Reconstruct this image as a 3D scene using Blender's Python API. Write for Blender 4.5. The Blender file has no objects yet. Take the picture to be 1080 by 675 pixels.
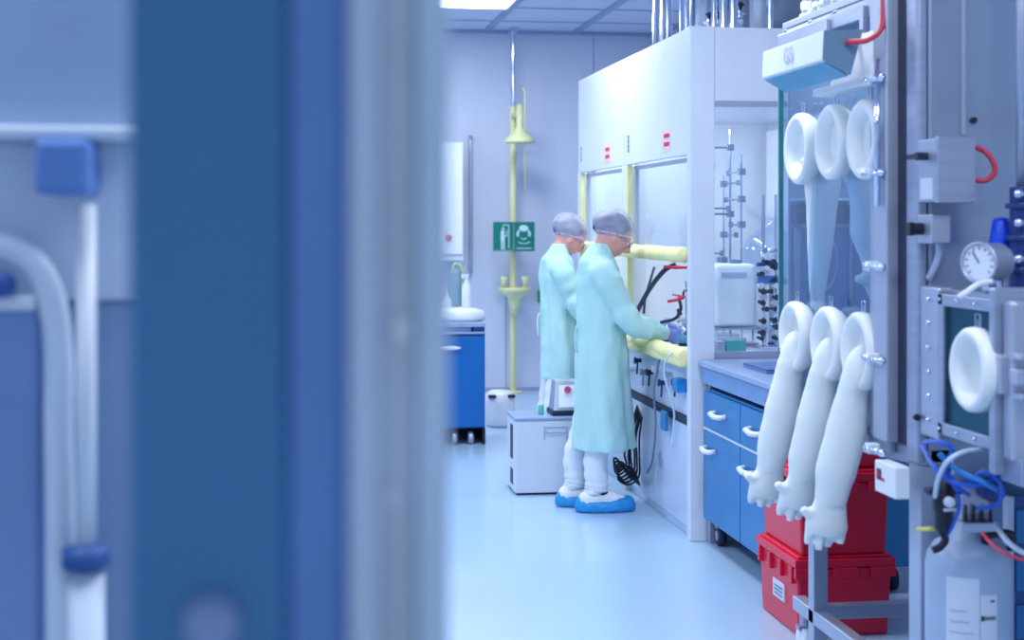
import bpy, bmesh, math, random
from mathutils import Vector, Matrix, noise
random.seed(7)
PI = math.pi
C = bpy.context.scene.collection
sc = bpy.context.scene
# ---------------------------------------------------------------- camera
FPX, HH, CX, CY = 1600.0, 1.6, 540.0, 235.0          # focal length in px, eye height, horizon row
YAW = math.atan(236 / FPX)
SA, CA = math.sin(YAW), math.cos(YAW)
cd = bpy.data.cameras.new('camera'); cam = bpy.data.objects.new('camera', cd); C.objects.link(cam)
cam.location = (0, 0, HH); cam.rotation_euler = (PI / 2, 0, -YAW)
cd.sensor_width = 36; cd.lens = 36 * FPX / 1080; cd.shift_y = -(337.5 - CY) / 1080
cd.clip_start = 0.05
cd.dof.use_dof = True; cd.dof.focus_distance = 6.9; cd.dof.aperture_fstop = 2.8
sc.camera = cam
# ---------------------------------------------------------------- exposure, world
vs = sc.view_settings
vs.view_transform = 'Standard'; vs.look = 'None'; vs.gamma = 1; vs.use_curve_mapping = False
vs.exposure = 0.28
w = bpy.data.worlds.new('world'); sc.world = w; w.use_nodes = True
w.node_tree.nodes['Background'].inputs[0].default_value = (0.60, 0.78, 1.0, 1)
w.node_tree.nodes['Background'].inputs[1].default_value = 0.50
LIGHT_COL = (0.86, 0.95, 1.0)
PANEL_POWER = 3.6


def P(px, py, d):
    """world point seen at pixel (px,py) at distance d along the view axis"""
    t = (px - CX) / FPX
    return Vector((d * (SA + CA * t), d * (CA - SA * t), HH - (py - CY) / FPX * d))


def DX(X, px): return X / (SA + CA * (px - CX) / FPX)
def PX(X, px, py): return P(px, py, DX(X, px))
def DY(Y, px): return Y / (CA - SA * (px - CX) / FPX)
def PY(Y, px, py): return P(px, py, DY(Y, px))


# ---------------------------------------------------------------- materials
def lin(c):
    return tuple(((v / 255 / 12.92) if v / 255 <= 0.04045 else ((v / 255 + 0.055) / 1.055) ** 2.4) for v in c) + (1,)


MATS = {}


def mat(name, rgb, rough=0.5, metal=0.0, var=0.06, scale=6.0, bump=0.0, bscale=60, stretch=None, alpha=1.0, sub=0.0, spec=0.5, trans=0.0, emis=None, estr=0.0, coat=0.0):
    if name in MATS: return MATS[name]
    m = bpy.data.materials.new(name); m.use_nodes = True
    nt = m.node_tree; b = nt.nodes['Principled BSDF']
    tc = nt.nodes.new('ShaderNodeTexCoord'); mp = nt.nodes.new('ShaderNodeMapping')
    nt.links.new(tc.outputs['Object'], mp.inputs[0])
    if stretch: mp.inputs['Scale'].default_value = stretch
    nz = nt.nodes.new('ShaderNodeTexNoise'); nz.inputs['Scale'].default_value = scale; nz.inputs['Detail'].default_value = 4
    nt.links.new(mp.outputs[0], nz.inputs['Vector'])
    rp = nt.nodes.new('ShaderNodeValToRGB')
    c = lin(rgb)
    rp.color_ramp.elements[0].position = 0.3; rp.color_ramp.elements[1].position = 0.7
    rp.color_ramp.elements[0].color = tuple(max(0, v * (1 - var)) for v in c[:3]) + (1,)
    rp.color_ramp.elements[1].color = tuple(min(1, v * (1 + var)) for v in c[:3]) + (1,)
    nt.links.new(nz.outputs['Fac'], rp.inputs[0]); nt.links.new(rp.outputs[0], b.inputs['Base Color'])
    b.inputs['Roughness'].default_value = rough; b.inputs['Metallic'].default_value = metal
    b.inputs['Alpha'].default_value = alpha; b.inputs['Specular IOR Level'].default_value = spec
    b.inputs['Transmission Weight'].default_value = trans; b.inputs['Coat Weight'].default_value = coat
    if sub: b.inputs['Subsurface Weight'].default_value = sub; b.inputs['Subsurface Radius'].default_value = (.02, .01, .01)
    if emis: b.inputs['Emission Color'].default_value = lin(emis); b.inputs['Emission Strength'].default_value = estr
    if bump:
        n2 = nt.nodes.new('ShaderNodeTexNoise'); n2.inputs['Scale'].default_value = bscale; n2.inputs['Detail'].default_value = 3
        nt.links.new(mp.outputs[0], n2.inputs['Vector'])
        bp = nt.nodes.new('ShaderNodeBump'); bp.inputs['Strength'].default_value = bump; bp.inputs['Distance'].default_value = 0.01
        nt.links.new(n2.outputs['Fac'], bp.inputs['Height']); nt.links.new(bp.outputs[0], b.inputs['Normal'])
    MATS[name] = m
    return m


def glass(name, rgb, k=0.12, rough=0.03, tint=1.0):
    """thin pane: mostly transparent, fresnel reflection on top"""
    if name in MATS: return MATS[name]
    m = bpy.data.materials.new(name); m.use_nodes = True; nt = m.node_tree
    for n in list(nt.nodes): nt.nodes.remove(n)
    o = nt.nodes.new('ShaderNodeOutputMaterial'); mx = nt.nodes.new('ShaderNodeMixShader')
    t = nt.nodes.new('ShaderNodeBsdfTransparent'); g = nt.nodes.new('ShaderNodeBsdfGlossy')
    lw = nt.nodes.new('ShaderNodeLayerWeight'); lw.inputs[0].default_value = 0.22
    mt = nt.nodes.new('ShaderNodeMath'); mt.operation = 'MULTIPLY_ADD'; mt.inputs[1].default_value = 0.22; mt.inputs[2].default_value = k
    nt.links.new(lw.outputs['Fresnel'], mt.inputs[0]); nt.links.new(mt.outputs[0], mx.inputs[0])
    t.inputs[0].default_value = lin(rgb); g.inputs['Roughness'].default_value = rough; g.inputs[0].default_value = (0.8, 0.88, 1, 1)
    nt.links.new(t.outputs[0], mx.inputs[1]); nt.links.new(g.outputs[0], mx.inputs[2]); nt.links.new(mx.outputs[0], o.inputs[0])
    MATS[name] = m
    return m


M_wall = mat('wall_paint', (206, 212, 232), 0.55, var=.03, scale=1.5)
M_ceil = mat('ceiling_tile', (206, 214, 236), 0.7, var=.03, bump=.1)
M_grid = mat('ceiling_rail', (150, 170, 205), 0.4, .3)
M_floor = mat('epoxy_floor', (176, 204, 230), 0.28, var=.05, scale=1.2, coat=.2)
M_base = mat('baseboard_metal', (190, 200, 220), 0.3, .8)
M_white = mat('white_enamel', (220, 225, 238), 0.35, var=.02)
M_white2 = mat('white_plastic', (238, 240, 248), 0.4, var=.02)
M_fume = mat('hood_lower_panel', (200, 214, 238), 0.3, var=.05, scale=3)
M_steel = mat('brushed_steel', (172, 180, 200), 0.36, .75, var=.08, scale=4, stretch=(1, 1, 12))
M_steel2 = mat('satin_steel', (184, 190, 208), 0.42, .7, var=.06, scale=3)
M_dsteel = mat('chamber_steel', (158, 170, 190), 0.34, .7, var=.12, scale=2)
M_chrome = mat('chrome', (215, 222, 238), 0.12, 1.0, var=.02)
M_dark = mat('dark_rubber', (18, 28, 62), 0.5, var=.1)
M_black = mat('black_plastic', (12, 16, 40), 0.4, var=.1)
M_navy = mat('navy_plastic', (20, 50, 120), 0.4)
M_blueL = mat('saturated_blue_laminate', (0, 98, 176), 0.35, var=.04)
M_blue = mat('blue_laminate', (36, 120, 182), 0.35, var=.05)
M_top = mat('worktop_resin', (150, 170, 205), 0.3, var=.04)
M_yel = mat('pale_yellow_paint', (226, 226, 172), 0.45, var=.03)
M_foam = mat('yellow_foam', (236, 230, 168), 0.7, var=.05, bump=.1)
M_green = mat('sign_green', (0, 118, 108), 0.4, var=.03)
M_green2 = mat('exit_green', (40, 170, 100), 0.4, var=.03)
M_signw = mat('sign_white', (190, 228, 226), 0.5, var=.02)
M_gown = mat('mint_gown_cloth', (184, 224, 222), 0.75, var=.05, scale=5, bump=.5, bscale=14)
M_trou = mat('white_overall_cloth', (232, 236, 248), 0.8, var=.03, bump=.2, bscale=25)
M_shoe = mat('white_shoe_leather', (240, 240, 248), 0.45)
M_cover = mat('blue_shoe_cover_film', (40, 152, 222), 0.35, var=.12, scale=20, bump=.5, bscale=40)
M_skin = mat('skin', (224, 160, 150), 0.5, var=.05, sub=.15)
M_nitrile = mat('lavender_nitrile', (140, 150, 226), 0.45)
M_hair = mat('dark_hair', (74, 70, 108), 0.6, var=.3, scale=25, stretch=(1, 4, 1))
M_net = mat('hair_net_film', (212, 212, 236), 0.6, var=.25, scale=18, bump=.6, bscale=35, alpha=.42)
M_rub = mat('white_glove_rubber', (236, 238, 238), 0.5, var=.03, scale=8, sub=.1, bump=.05, bscale=12)
M_ring = mat('white_port_ring', (240, 240, 240), 0.38, var=.02)
M_red = mat('red_crate_plastic', (226, 22, 62), 0.35, var=.05)
M_redc = mat('red_cable', (214, 60, 84), 0.4)
M_pink = mat('pink_label', (240, 150, 170), 0.6)
M_redp = mat('red_print', (220, 50, 80), 0.6)
M_grey = mat('grey_print', (110, 125, 160), 0.6)
M_paper = mat('label_paper', (222, 226, 240), 0.7)
M_can = mat('translucent_canister', (250, 252, 255), 0.4, var=.01)
M_drum = mat('shade_toned_drum_enamel', (176, 192, 218), 0.4, var=.04)  # white enamel with the surrounding shade put into its colour
M_hose = mat('blue_hose', (16, 84, 200), 0.3)
M_clearh = mat('milky_hose', (205, 218, 236), 0.3)
M_yhose = mat('yellow_tube', (230, 220, 90), 0.4)
M_fg = mat('foreground_teal_panel', (70, 130, 178), 0.35, .0, var=.10, scale=2.5)
M_fg2 = mat('foreground_blue_seal', (112, 152, 214), 0.5, var=.04)
M_alu = mat('foreground_aluminium', (214, 224, 242), 0.45, .0, var=.03)
M_alu2 = mat('foreground_grey_gasket', (214, 218, 230), 0.5, .0, var=.1)
M_fgl = mat('frosted_pane_edge', (214, 228, 246), 0.35)
M_mach = mat('machine_pale_blue', (214, 224, 242), 0.5, var=.06)
M_mach2 = mat('machine_lavender', (150, 174, 208), 0.5, var=.05)
M_mach3 = mat('machine_blue_door', (130, 158, 208), 0.45, var=.12, scale=3)
G_hood = glass('hood_glass', (246, 250, 254), .04)
G_iso = glass('isolator_glass', (228, 240, 248), .05)
G_win = glass('antechamber_glass', (170, 215, 222), .03)
G_ware = glass('labware_glass', (238, 246, 252), .15)
M_tealedge = mat('glass_edge_teal', (20, 130, 135), 0.2)
M_lampin = mat('lamp_diffuser_teal_glow', (70, 160, 200), 0.4)  # teal light of the lamp underside painted as base colour, no emission
M_emit = mat('light_diffuser', (255, 255, 255), 0.5, emis=(222, 236, 255), estr=PANEL_POWER)
M_led = mat('red_led', (240, 60, 110), 0.4, emis=(240, 50, 110), estr=.8)
M_tube = mat('lit_tube', (225, 235, 255), 0.4, emis=(180, 205, 255), estr=.35)


# ---------------------------------------------------------------- mesh builder
class MB:
    def __init__(s): s.bm = bmesh.new()

    def face(s, vs):
        try: return s.bm.faces.new(vs)
        except ValueError: return None

    def box(s, x0, x1, y0, y1, z0, z1):
        x0, x1 = sorted((x0, x1)); y0, y1 = sorted((y0, y1)); z0, z1 = sorted((z0, z1))
        v = [s.bm.verts.new(p) for p in ((x0, y0, z0), (x1, y0, z0), (x1, y1, z0), (x0, y1, z0), (x0, y0, z1), (x1, y0, z1), (x1, y1, z1), (x0, y1, z1))]
        for f in ((3, 2, 1, 0), (4, 5, 6, 7), (0, 1, 5, 4), (1, 2, 6, 5), (2, 3, 7, 6), (3, 0, 4, 7)): s.face([v[i] for i in f])
        return s

    def prism(s, bottom, top):
        a = [s.bm.verts.new(p) for p in bottom]; b = [s.bm.verts.new(p) for p in top]; n = len(a)
        s.face(a[::-1]); s.face(b)
        for i in range(n): s.face([a[i], a[(i + 1) % n], b[(i + 1) % n], b[i]])
        return s

    def tube(s, pts, r, n=10, cap=True, squash=1.0):
        pts = [Vector(p) for p in pts]
        rs = r if isinstance(r, (list, tuple)) else [r] * len(pts)
        prev = None; rings = []
        for i, p in enumerate(pts):
            t = (pts[min(i + 1, len(pts) - 1)] - pts[max(i - 1, 0)]).normalized()
            if prev is None:
                u = t.orthogonal().normalized()
                if abs(t.z) > .5: u = Vector((1, 0, 0)); u = (u - t * u.dot(t)).normalized()
                elif abs(t.x) > .5: u = Vector((0, 0, 1)); u = (u - t * u.dot(t)).normalized()
            else:
                u = prev - t * prev.dot(t)
                u = u.normalized() if u.length > 1e-6 else t.orthogonal().normalized()
            prev = u; v = t.cross(u)
            rings.append([s.bm.verts.new(p + rs[i] * (math.cos(2 * PI * k / n) * u + squash * math.sin(2 * PI * k / n) * v)) for k in range(n)])
        for a, b in zip(rings, rings[1:]):
            for k in range(n): s.face([a[k], a[(k + 1) % n], b[(k + 1) % n], b[k]])
        if cap: s.face(rings[0][::-1]); s.face(rings[-1])
        return s

    def cyl(s, a, b, r, n=20, r2=None): return s.tube([a, b], [r, r if r2 is None else r2], n)

    def lathe(s, prof, o=(0, 0, 0), axis='z', n=32, cap=True):
        o = Vector(o); rings = []
        for (r, h) in prof:
            ring = []
            for k in range(n):
                a = 2 * PI * k / n; c_, s_ = r * math.cos(a), r * math.sin(a)
                q = {'z': (c_, s_, h), 'x': (h, c_, s_), 'y': (s_, h, c_)}[axis]
                ring.append(s.bm.verts.new(o + Vector(q)))
            rings.append(ring)
        for a, b in zip(rings, rings[1:]):
            for k in range(n): s.face([a[k], a[(k + 1) % n], b[(k + 1) % n], b[k]])
        if cap: s.face(rings[0][::-1]); s.face(rings[-1])
        return s

    def sphere(s, c, r, seg=20, rg=12, fn=None, rot=None):
        c = Vector(c); rr = r if isinstance(r, (list, tuple)) else (r, r, r)
        vs = []
        for i in range(rg + 1):
            th = PI * i / rg; row = []
            for k in range(seg):
                if i in (0, rg) and k: row.append(row[0]); continue
                ph = 2 * PI * k / seg
                u = Vector((math.sin(th) * math.cos(ph), math.sin(th) * math.sin(ph), math.cos(th)))
                p = Vector((u.x * rr[0], u.y * rr[1], u.z * rr[2]))
                if fn: p = fn(u, p)
                if rot: p = rot @ p
                row.append(s.bm.verts.new(c + p))
            vs.append(row)
        for i in range(rg):
            for k in range(seg):
                q = [vs[i][k], vs[i + 1][k], vs[i + 1][(k + 1) % seg], vs[i][(k + 1) % seg]]
                u = []
                for x in q:
                    if x not in u: u.append(x)
                if len(u) > 2: s.face(u)
        return s

    def loft(s, rings, n=28, fn=None):
        """rings: (cx,cy,cz,rx,ry) horizontal ellipses"""
        R_ = []
        for (cx, cy, cz, rx, ry) in rings:
            row = []
            for k in range(n):
                a = 2 * PI * k / n
                p = Vector((cx + rx * math.cos(a), cy + ry * math.sin(a), cz))
                if fn: p = fn(p, a, Vector((math.cos(a), math.sin(a), 0)))
                row.append(s.bm.verts.new(p))
            R_.append(row)
        for a, b in zip(R_, R_[1:]):
            for k in range(n): s.face([a[k], a[(k + 1) % n], b[(k + 1) % n], b[k]])
        s.face(R_[0][::-1]); s.face(R_[-1])
        return s


BASE = {}


def base_of(o):
    b = Vector((0, 0, 0))
    while o: b = b + Vector(BASE.get(o.name, (0, 0, 0))); o = None
    return b


def build(name, mb, m, parent=None, bev=0.0, smooth=False, sub=0, remesh=0, at=None, seg=2):
    """links the shapes of mb (in world coordinates) as one mesh object"""
    bm = mb.bm
    bmesh.ops.recalc_face_normals(bm, faces=bm.faces[:])
    org = Vector(BASE[parent.name]) if parent else (Vector(at) if at is not None else None)
    if org is None:
        cs = [v.co for v in bm.verts]
        org = Vector((sum(c.x for c in cs) / len(cs), sum(c.y for c in cs) / len(cs), min(c.z for c in cs)))
    for v in bm.verts: v.co -= org
    me = bpy.data.meshes.new(name); bm.to_mesh(me); bm.free()
    for p in me.polygons: p.use_smooth = smooth
    me.materials.append(m)
    o = bpy.data.objects.new(name, me); C.objects.link(o)
    if parent: o.parent = parent; BASE[o.name] = org
    else: o.location = org; BASE[o.name] = org
    if remesh:
        r = o.modifiers.new('fuse', 'REMESH'); r.mode = 'VOXEL'; r.voxel_size = remesh; r.use_smooth_shade = True
        s_ = o.modifiers.new('soften', 'SMOOTH'); s_.factor = .5; s_.iterations = 4
    if bev:
        b = o.modifiers.new('bevel', 'BEVEL'); b.width = bev; b.segments = seg; b.limit_method = 'ANGLE'; b.angle_limit = .6
        if not smooth:
            for p in me.polygons: p.use_smooth = False
    if sub:
        q = o.modifiers.new('sub', 'SUBSURF'); q.levels = sub; q.render_levels = sub
    return o


def tag(o, label, cat, group=None, kind=None):
    if label: o['label'] = label
    if cat: o['category'] = cat
    if group: o['group'] = group
    if kind: o['kind'] = kind
    return o


def thing(name, label, cat, loc, group=None, rz=0):
    o = bpy.data.objects.new(name, None); C.objects.link(o)
    o.empty_display_size = .05
    o.location = loc; o.rotation_euler = (0, 0, rz); BASE[o.name] = Vector(loc)
    return tag(o, label, cat, group)


def struct(name, mb, m, **k):
    o = build(name, mb, m, at=(0, 0, 0), **k); o['kind'] = 'structure'; return o


def copy_tree(o, parent=None):
    c = o.copy(); C.objects.link(c); c.parent = parent
    if o.name in BASE: BASE[c.name] = BASE[o.name]
    for ch in list(o.children): copy_tree(ch, c)
    return c


def arc(pts, n=8):
    """Catmull-Rom through pts"""
    pts = [Vector(p) for p in pts]; out = []
    e = [pts[0] * 2 - pts[1]] + pts + [pts[-1] * 2 - pts[-2]]
    for i in range(1, len(e) - 2):
        for k in range(n):
            t = k / n; a, b, c, d = e[i - 1], e[i], e[i + 1], e[i + 2]
            out.append(.5 * ((2 * b) + (c - a) * t + (2 * a - 5 * b + 4 * c - d) * t * t + (3 * b - a - 3 * c + d) * t ** 3))
    out.append(pts[-1]); return out


def text_mesh(body, size):
    cu = bpy.data.curves.new('txt', 'FONT'); cu.body = body; cu.size = size; cu.extrude = .0008; cu.align_x = 'CENTER'; cu.align_y = 'CENTER'
    ob = bpy.data.objects.new('txt', cu); C.objects.link(ob)
    dg = bpy.context.evaluated_depsgraph_get(); me = bpy.data.meshes.new_from_object(ob.evaluated_get(dg))
    bpy.data.objects.remove(ob); return me


# ================================================================ ROOM
XL, XR, YB, ZC = -3.2, 3.6, 14.3, 3.43
YF = -1.5
m = MB(); m.box(XL - .1, XR + .1, YF, YB + .1, -.1, 0); struct('floor', m, M_floor)
m = MB(); m.box(XL - .1, XR + .1, YF, YB + .1, ZC, ZC + .08); struct('ceiling', m, M_ceil)
m = MB(); m.box(XL - .1, XR + .1, YB, YB + .1, 0, ZC)
struct('wall_back', m, M_wall)
m = MB(); m.box(XL - .1, XL, YF, YB, 0, ZC); struct('wall_left', m, M_wall)
m = MB(); m.box(XR, XR + .1, YF, YB, 0, ZC); struct('wall_right', m, M_wall)
m = MB(); m.box(XL, XR, YB - .02, YB, 0, .035); m.box(XL, XR, YB - .035, YB - .02, 0, .02); struct('baseboard_back', m, M_base)
m = MB()
for x in (2.05, 2.9, .68, -.6): m.box(x - .004, x + .004, YB - .006, YB, .04, 1.1 if x == 2.05 else ZC)
struct('trim_1', m, M_grid)
m = MB()
for k in range(-5, 3):
    x = 1.87 + .85 * k
    if XL < x < XR: m.box(x - .035, x + .035, YF, YB, ZC - .012, ZC)
for k in range(17):
    y = YB - .7 - .85 * k
    m.box(XL, XR, y - .012, y + .012, ZC - .008, ZC)
m.box(XL, XR, YB - .05, YB, ZC - .03, ZC)
struct('trim_2', m, M_grid)

# recessed ceiling panel lights
lp = None
for yk in (12.75, 9.35, 5.95, 2.55):
    for xk in (1.445, -1.105, 2.9 if yk < 0 else None):
        if xk is None: continue
        y1 = yk - .012 if yk != 12.75 else yk - .0
        y0 = y1 - .80
        L = 'square white ceiling light panel' + {12.75: ' nearest the back wall', 9.35: ' over the two gowned workers', 5.95: ' over the aisle beside the glove box', 2.55: ' nearest the camera'}[yk] + (' right of the aisle' if xk > 0 else ' on the left side')
        t = thing('ceiling_light', L, 'ceiling light', (xk, (y0 + y1) / 2, ZC - .02), 'ceiling light panels')
        a = MB(); a.box(xk - .38, xk + .38, y0 + .03, y1 - .03, ZC - .018, ZC - .012); build('diffuser', a, M_emit, t)
        a = MB()
        for (u0, u1, v0, v1) in ((xk - .4, xk - .38, y0 + .01, y1 - .01), (xk + .38, xk + .4, y0 + .01, y1 - .01), (xk - .38, xk + .38, y0 + .01, y0 + .03), (xk - .38, xk + .38, y1 - .03, y1 - .01)):
            a.box(u0, u1, v0, v1, ZC - .02, ZC)
        build('frame', a, M_white, t)
        # the lamp's own light
        ld = bpy.data.lights.new('panel_light', 'AREA'); ld.shape = 'SQUARE'; ld.size = .76; ld.energy = 34; ld.color = LIGHT_COL
        lo = bpy.data.objects.new('panel_light', ld); C.objects.link(lo); lo.location = (xk, (y0 + y1) / 2, ZC - .03)

# ================================================================ BACK WALL
# emergency shower with eye wash on a riser pole
X0, Yp = PY(14.1, 541, 300).x, 14.1
t = thing('emergency_shower', 'pale yellow emergency shower and eyewash on a pole at the back wall', 'emergency shower', (X0, Yp, 0))
zs = PY(Yp, 541, 112).z
a = MB(); a.cyl((X0, Yp, zs - .05), (X0, Yp, ZC - .02), .02); a.cyl((X0, Yp, ZC - .06), (X0, Yp, ZC - .02), .05); build('supply_pipe', a, M_chrome, t, smooth=False).data
a = MB(); a.cyl((X0, Yp, 0.01), (X0, Yp, zs), .03, 24); a.cyl((X0, Yp, 0), (X0, Yp, .02), .09, 24); build('pole', a, M_yel, t, smooth=True, bev=.003)
xh = PY(Yp - .3, 548, 150).x
zb = PY(Yp - .3, 548, 151).z; zt = PY(Yp - .3, 548, 110).z
a = MB(); a.lathe([(.14, zb), (.145, zb + .02), (.11, zb + .06), (.05, zb + .11), (.03, zb + .15), (.028, zt)], (xh, Yp - .3, 0)); build('shower_head', a, M_yel, t, smooth=True)
a = MB(); a.tube([(X0, Yp, zs - .1), (X0, Yp - .2, zs - .1), (xh, Yp - .3, zs - .05)], .02); build('arm', a, M_yel, t, smooth=True)
ze = PY(Yp - .1, 541, 303).z
a = MB(); a.lathe([(.02, ze - .28), (.05, ze - .16), (.06, ze - .1), (.13, ze - .06), (.155, ze - .02), (.155, ze), (.13, ze - .01), (.06, ze - .05), (.01, ze - .06)], (X0, Yp - .1, 0)); build('eyewash_bowl', a, M_yel, t, smooth=True)
for s in (-1, 1):
    a = MB(); a.lathe([(.02, ze - .01), (.022, ze + .05), (.035, ze + .08), (.03, ze + .1)], (X0 + s * .1, Yp - .1, 0), n=16); build('spray_nozzle', a, M_yel, t, smooth=True)
a = MB(); x1 = PY(Yp - .3, 554, 100).x
a.tube([(x1 - .02, Yp - .3, zs + .15), (x1, Yp - .3, zs + .1), (x1 - .005, Yp - .3, zs - .1), (x1, Yp - .3, 1.9)], .008, 8); build('pull_rod', a, M_yel, t, smooth=True)

p0 = PY(13.9, 520.5, 265); p1 = PY(13.9, 564, 234)
t = thing('safety_sign', 'green emergency shower and eyewash sign on the yellow pole', 'sign', (p0.x, 13.9, p0.z))
a = MB(); a.box(p0.x, p1.x, 13.9, 13.93, p0.z, p1.z); a.box((p0.x+p1.x)/2-.05, (p0.x+p1.x)/2+.05, 13.93, 14.07, p0.z+.1, p1.z-.1); build('plate', a, M_green, t, bev=.004)
W_, H_ = p1.x - p0.x, p1.z - p0.z
def sg(u, v): return (p0.x + u * W_, 13.896, p0.z + v * H_)
a = MB()
def sbox(a, u0, u1, v0, v1): q0, q1 = sg(u0, v0), sg(u1, v1); a.box(q0[0], q1[0], 13.893, 13.9, q0[2], q1[2])
sbox(a, .36, .38, .1, .9); sbox(a, .22, .38, .88, .91); sbox(a, .22, .24, .78, .9); sbox(a, .19, .27, .74, .78)
a.sphere(sg(.22, .62), (.02, .003, .025)); sbox(a, .17, .27, .33, .55); sbox(a, .18, .215, .06, .34); sbox(a, .235, .27, .06, .34); sbox(a, .27, .33, .5, .54); sbox(a, .31, .33, .5, .72)
for k in range(3): sbox(a, .2 + .03 * k, .206 + .03 * k, .68, .73)
build('shower_pictogram', a, M_signw, t)
a = MB()
a.sphere(sg(.73, .78), (.045, .003, .03)); a.tube([sg(.62, .7), sg(.58, .6), sg(.6, .5)], .012, 6); a.tube([sg(.84, .7), sg(.88, .6), sg(.86, .5)], .012, 6)
a.tube([sg(.6, .32), sg(.66, .26), sg(.8, .26), sg(.88, .32)], .005, 6); sbox(a, .55, .92, .08, .11); a.tube([sg(.66, .45), sg(.73, .4), sg(.8, .45)], .005, 6)
build('eyewash_pictogram', a, M_signw, t)
a = MB(); sbox(a, .485, .49, .04, .96); sbox(a, .03, .46, .02, .03); build('sign_border', a, M_signw, t)

p0 = PY(14.27, 567.5, 319); p1 = PY(14.27, 585, 306)
t = thing('exit_sign', 'small green and white escape sign low on the back wall behind the far worker', 'sign', (p0.x, 14.27, p0.z))
a = MB(); a.box(p0.x, p1.x, 14.275, 14.299, p0.z, p1.z); build('plate', a, M_green2, t)
a = MB(); zc = (p0.z + p1.z) / 2; a.sphere((p0.x + .06, 14.273, zc + .02), (.02, .003, .015)); a.box(p0.x + .03, p0.x + .09, 14.27, 14.275, zc - .03, zc + .01); a.box(p0.x + .09, p0.x + .12, 14.27, 14.275, zc - .035, zc - .02)
build('arrow', a, M_signw, t)

# wall cabinet at the back left
p0 = PY(13.85, 440, 275); p1 = PY(13.85, 489, 150)
t = thing('wall_cabinet', 'tall white wall cabinet with small red mark above the blue cart', 'cabinet', (p0.x, 13.85, p0.z))
a = MB(); a.box(p0.x, p1.x, 13.87, 14.3, p0.z, p1.z + .0); build('body', a, M_white, t, bev=.004)
a = MB(); a.box(p0.x + .01, p1.x - .01, 13.85, 13.87, p0.z + .06, p1.z - .01); build('door', a, M_white2, t, bev=.003)
q = PY(13.85, 472.5, 251)
a = MB(); a.cyl((q.x, 13.852, q.z), (q.x, 13.84, q.z), .03, 16); build('red_mark', a, M_redp, t)
q = PY(14.2, 497, 150); q2 = PY(14.2, 497, 280)
tag(build('wall_pipe', MB().tube(arc([(q.x, 14.29, q.z), (q.x, 14.25, q.z - .02), (q.x, 14.25, q2.z + .02), (q.x, 14.29, q2.z)], 4), .018), M_steel2, smooth=True), 'thin vertical pipe on the back wall right of the white wall cabinet', 'pipe')

# ---------------------------------------------------------------- blue lab cart on the left
Yc = 10.85
xL, xR = PY(Yc, 446, 400).x, PY(Yc, 512, 400).x
def zy(y, py, px=490): return PY(y, px, py).z
t = thing('drawer_cart', 'bright blue lab cart with open black base against the left machine', 'cart', (xR - .25, Yc, 0))
a = MB(); a.box(xL, xR, Yc + .02, Yc + .55, .12, .80); build('carcass', a, M_blueL, t, bev=.004)
a = MB(); a.box(xL + .01, xR - .006, Yc, Yc + .02, .13, .78); dr = build('door', a, M_blueL, t, bev=.003)
a = MB(); a.sphere((PY(Yc - .02, 474, 367).x, Yc - .02, zy(Yc - .02, 367)), (.085, .014, .016)); build('handle', a, M_white2, dr, smooth=True)
a = MB(); a.box(xL, xR, Yc - .01, Yc + .57, .80, .815); a.box(xL, xR, Yc - .01, Yc + .57, .85, .88); a.box(xL, xR - .1, Yc + .02, Yc + .55, .815, .85); build('worktop', a, M_top, t, bev=.003)
a = MB(); a.box(xR - .09, xR - .005, Yc, Yc + .5, .816, .86); build('socket_block', a, M_navy, t, bev=.004)
a = MB(); a.box(xL, xL + .02, Yc + .02, Yc + .55, .005, .12); a.box(xR - .02, xR, Yc, Yc + .55, .005, .12); a.box(xL, xR, Yc + .5, Yc + .55, .0, .12); build('plinth', a, M_black, t)
for k in range(2):
    a = MB(); a.lathe([(.03, -.02), (.045, -.015), (.045, .015), (.03, .02)], (xR - .1 - .12 * k, Yc + .06, .046), 'x', 20); build('castor', a, M_steel2, t, smooth=True)
# things on the cart
zt = .88
a = MB(); a.lathe([(.0, zt), (.2, zt), (.22, zt + .03), (.2, zt + .075), (.12, zt + .095), (.01, zt + .1)], (xR - .18, Yc + .27, 0), cap=False)
tag(build('tray', a, M_white2, smooth=True), 'low rounded white tray on the blue cart under the bottles', 'tray')
def bottle(px, py, body, top, sprayer, label, m):
    q = PY(Yc + .27, px, py); zb = q.z
    t = thing('spray_bottle' if sprayer else 'wash_bottle', label, 'bottle', (q.x, Yc + .27, zb), 'bottles on the blue cart')
    a = MB(); a.lathe([(.03, zb), (.036, zb + .005), (.036, zb + body * .72), (.03, zb + body * .85), (.013, zb + body), (.013, zb + body + .01)], (q.x, Yc + .27, 0), n=20); build('bottle_body', a, m, t, smooth=True)
    a = MB(); a.cyl((q.x, Yc + .27, zb + body), (q.x, Yc + .27, zb + top), .011, 12)
    if sprayer: a.box(q.x - .04, q.x + .015, Yc + .26, Yc + .28, zb + top - .02, zb + top + .01)
    else: a.tube([(q.x, Yc + .27, zb + top), (q.x - .01, Yc + .27, zb + top + .03), (q.x - .03, Yc + .27, zb + top + .04)], .004, 8)
    build('cap', a, M_white, t, bev=.002)
bottle(492, 328, .22, .26, True, 'tall white spray bottle at the right end of the blue cart top', M_white2)
bottle(471, 330, .12, .15, False, 'short white wash bottle at the left on the blue cart top', M_white2)
q = PY(Yc + .4, 480, 325)
t = thing('soap_dispenser', 'grey green dispenser jar between the white bottles on the blue cart', 'dispenser', (q.x, Yc + .4, q.z))
a = MB(); a.lathe([(.045, q.z - .02), (.048, q.z), (.048, q.z + .26), (.03, q.z + .29)], (q.x, Yc + .4, 0), n=20); build('jar', a, mat('jar_grey', (130, 165, 180), .4), t, smooth=True)
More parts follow.
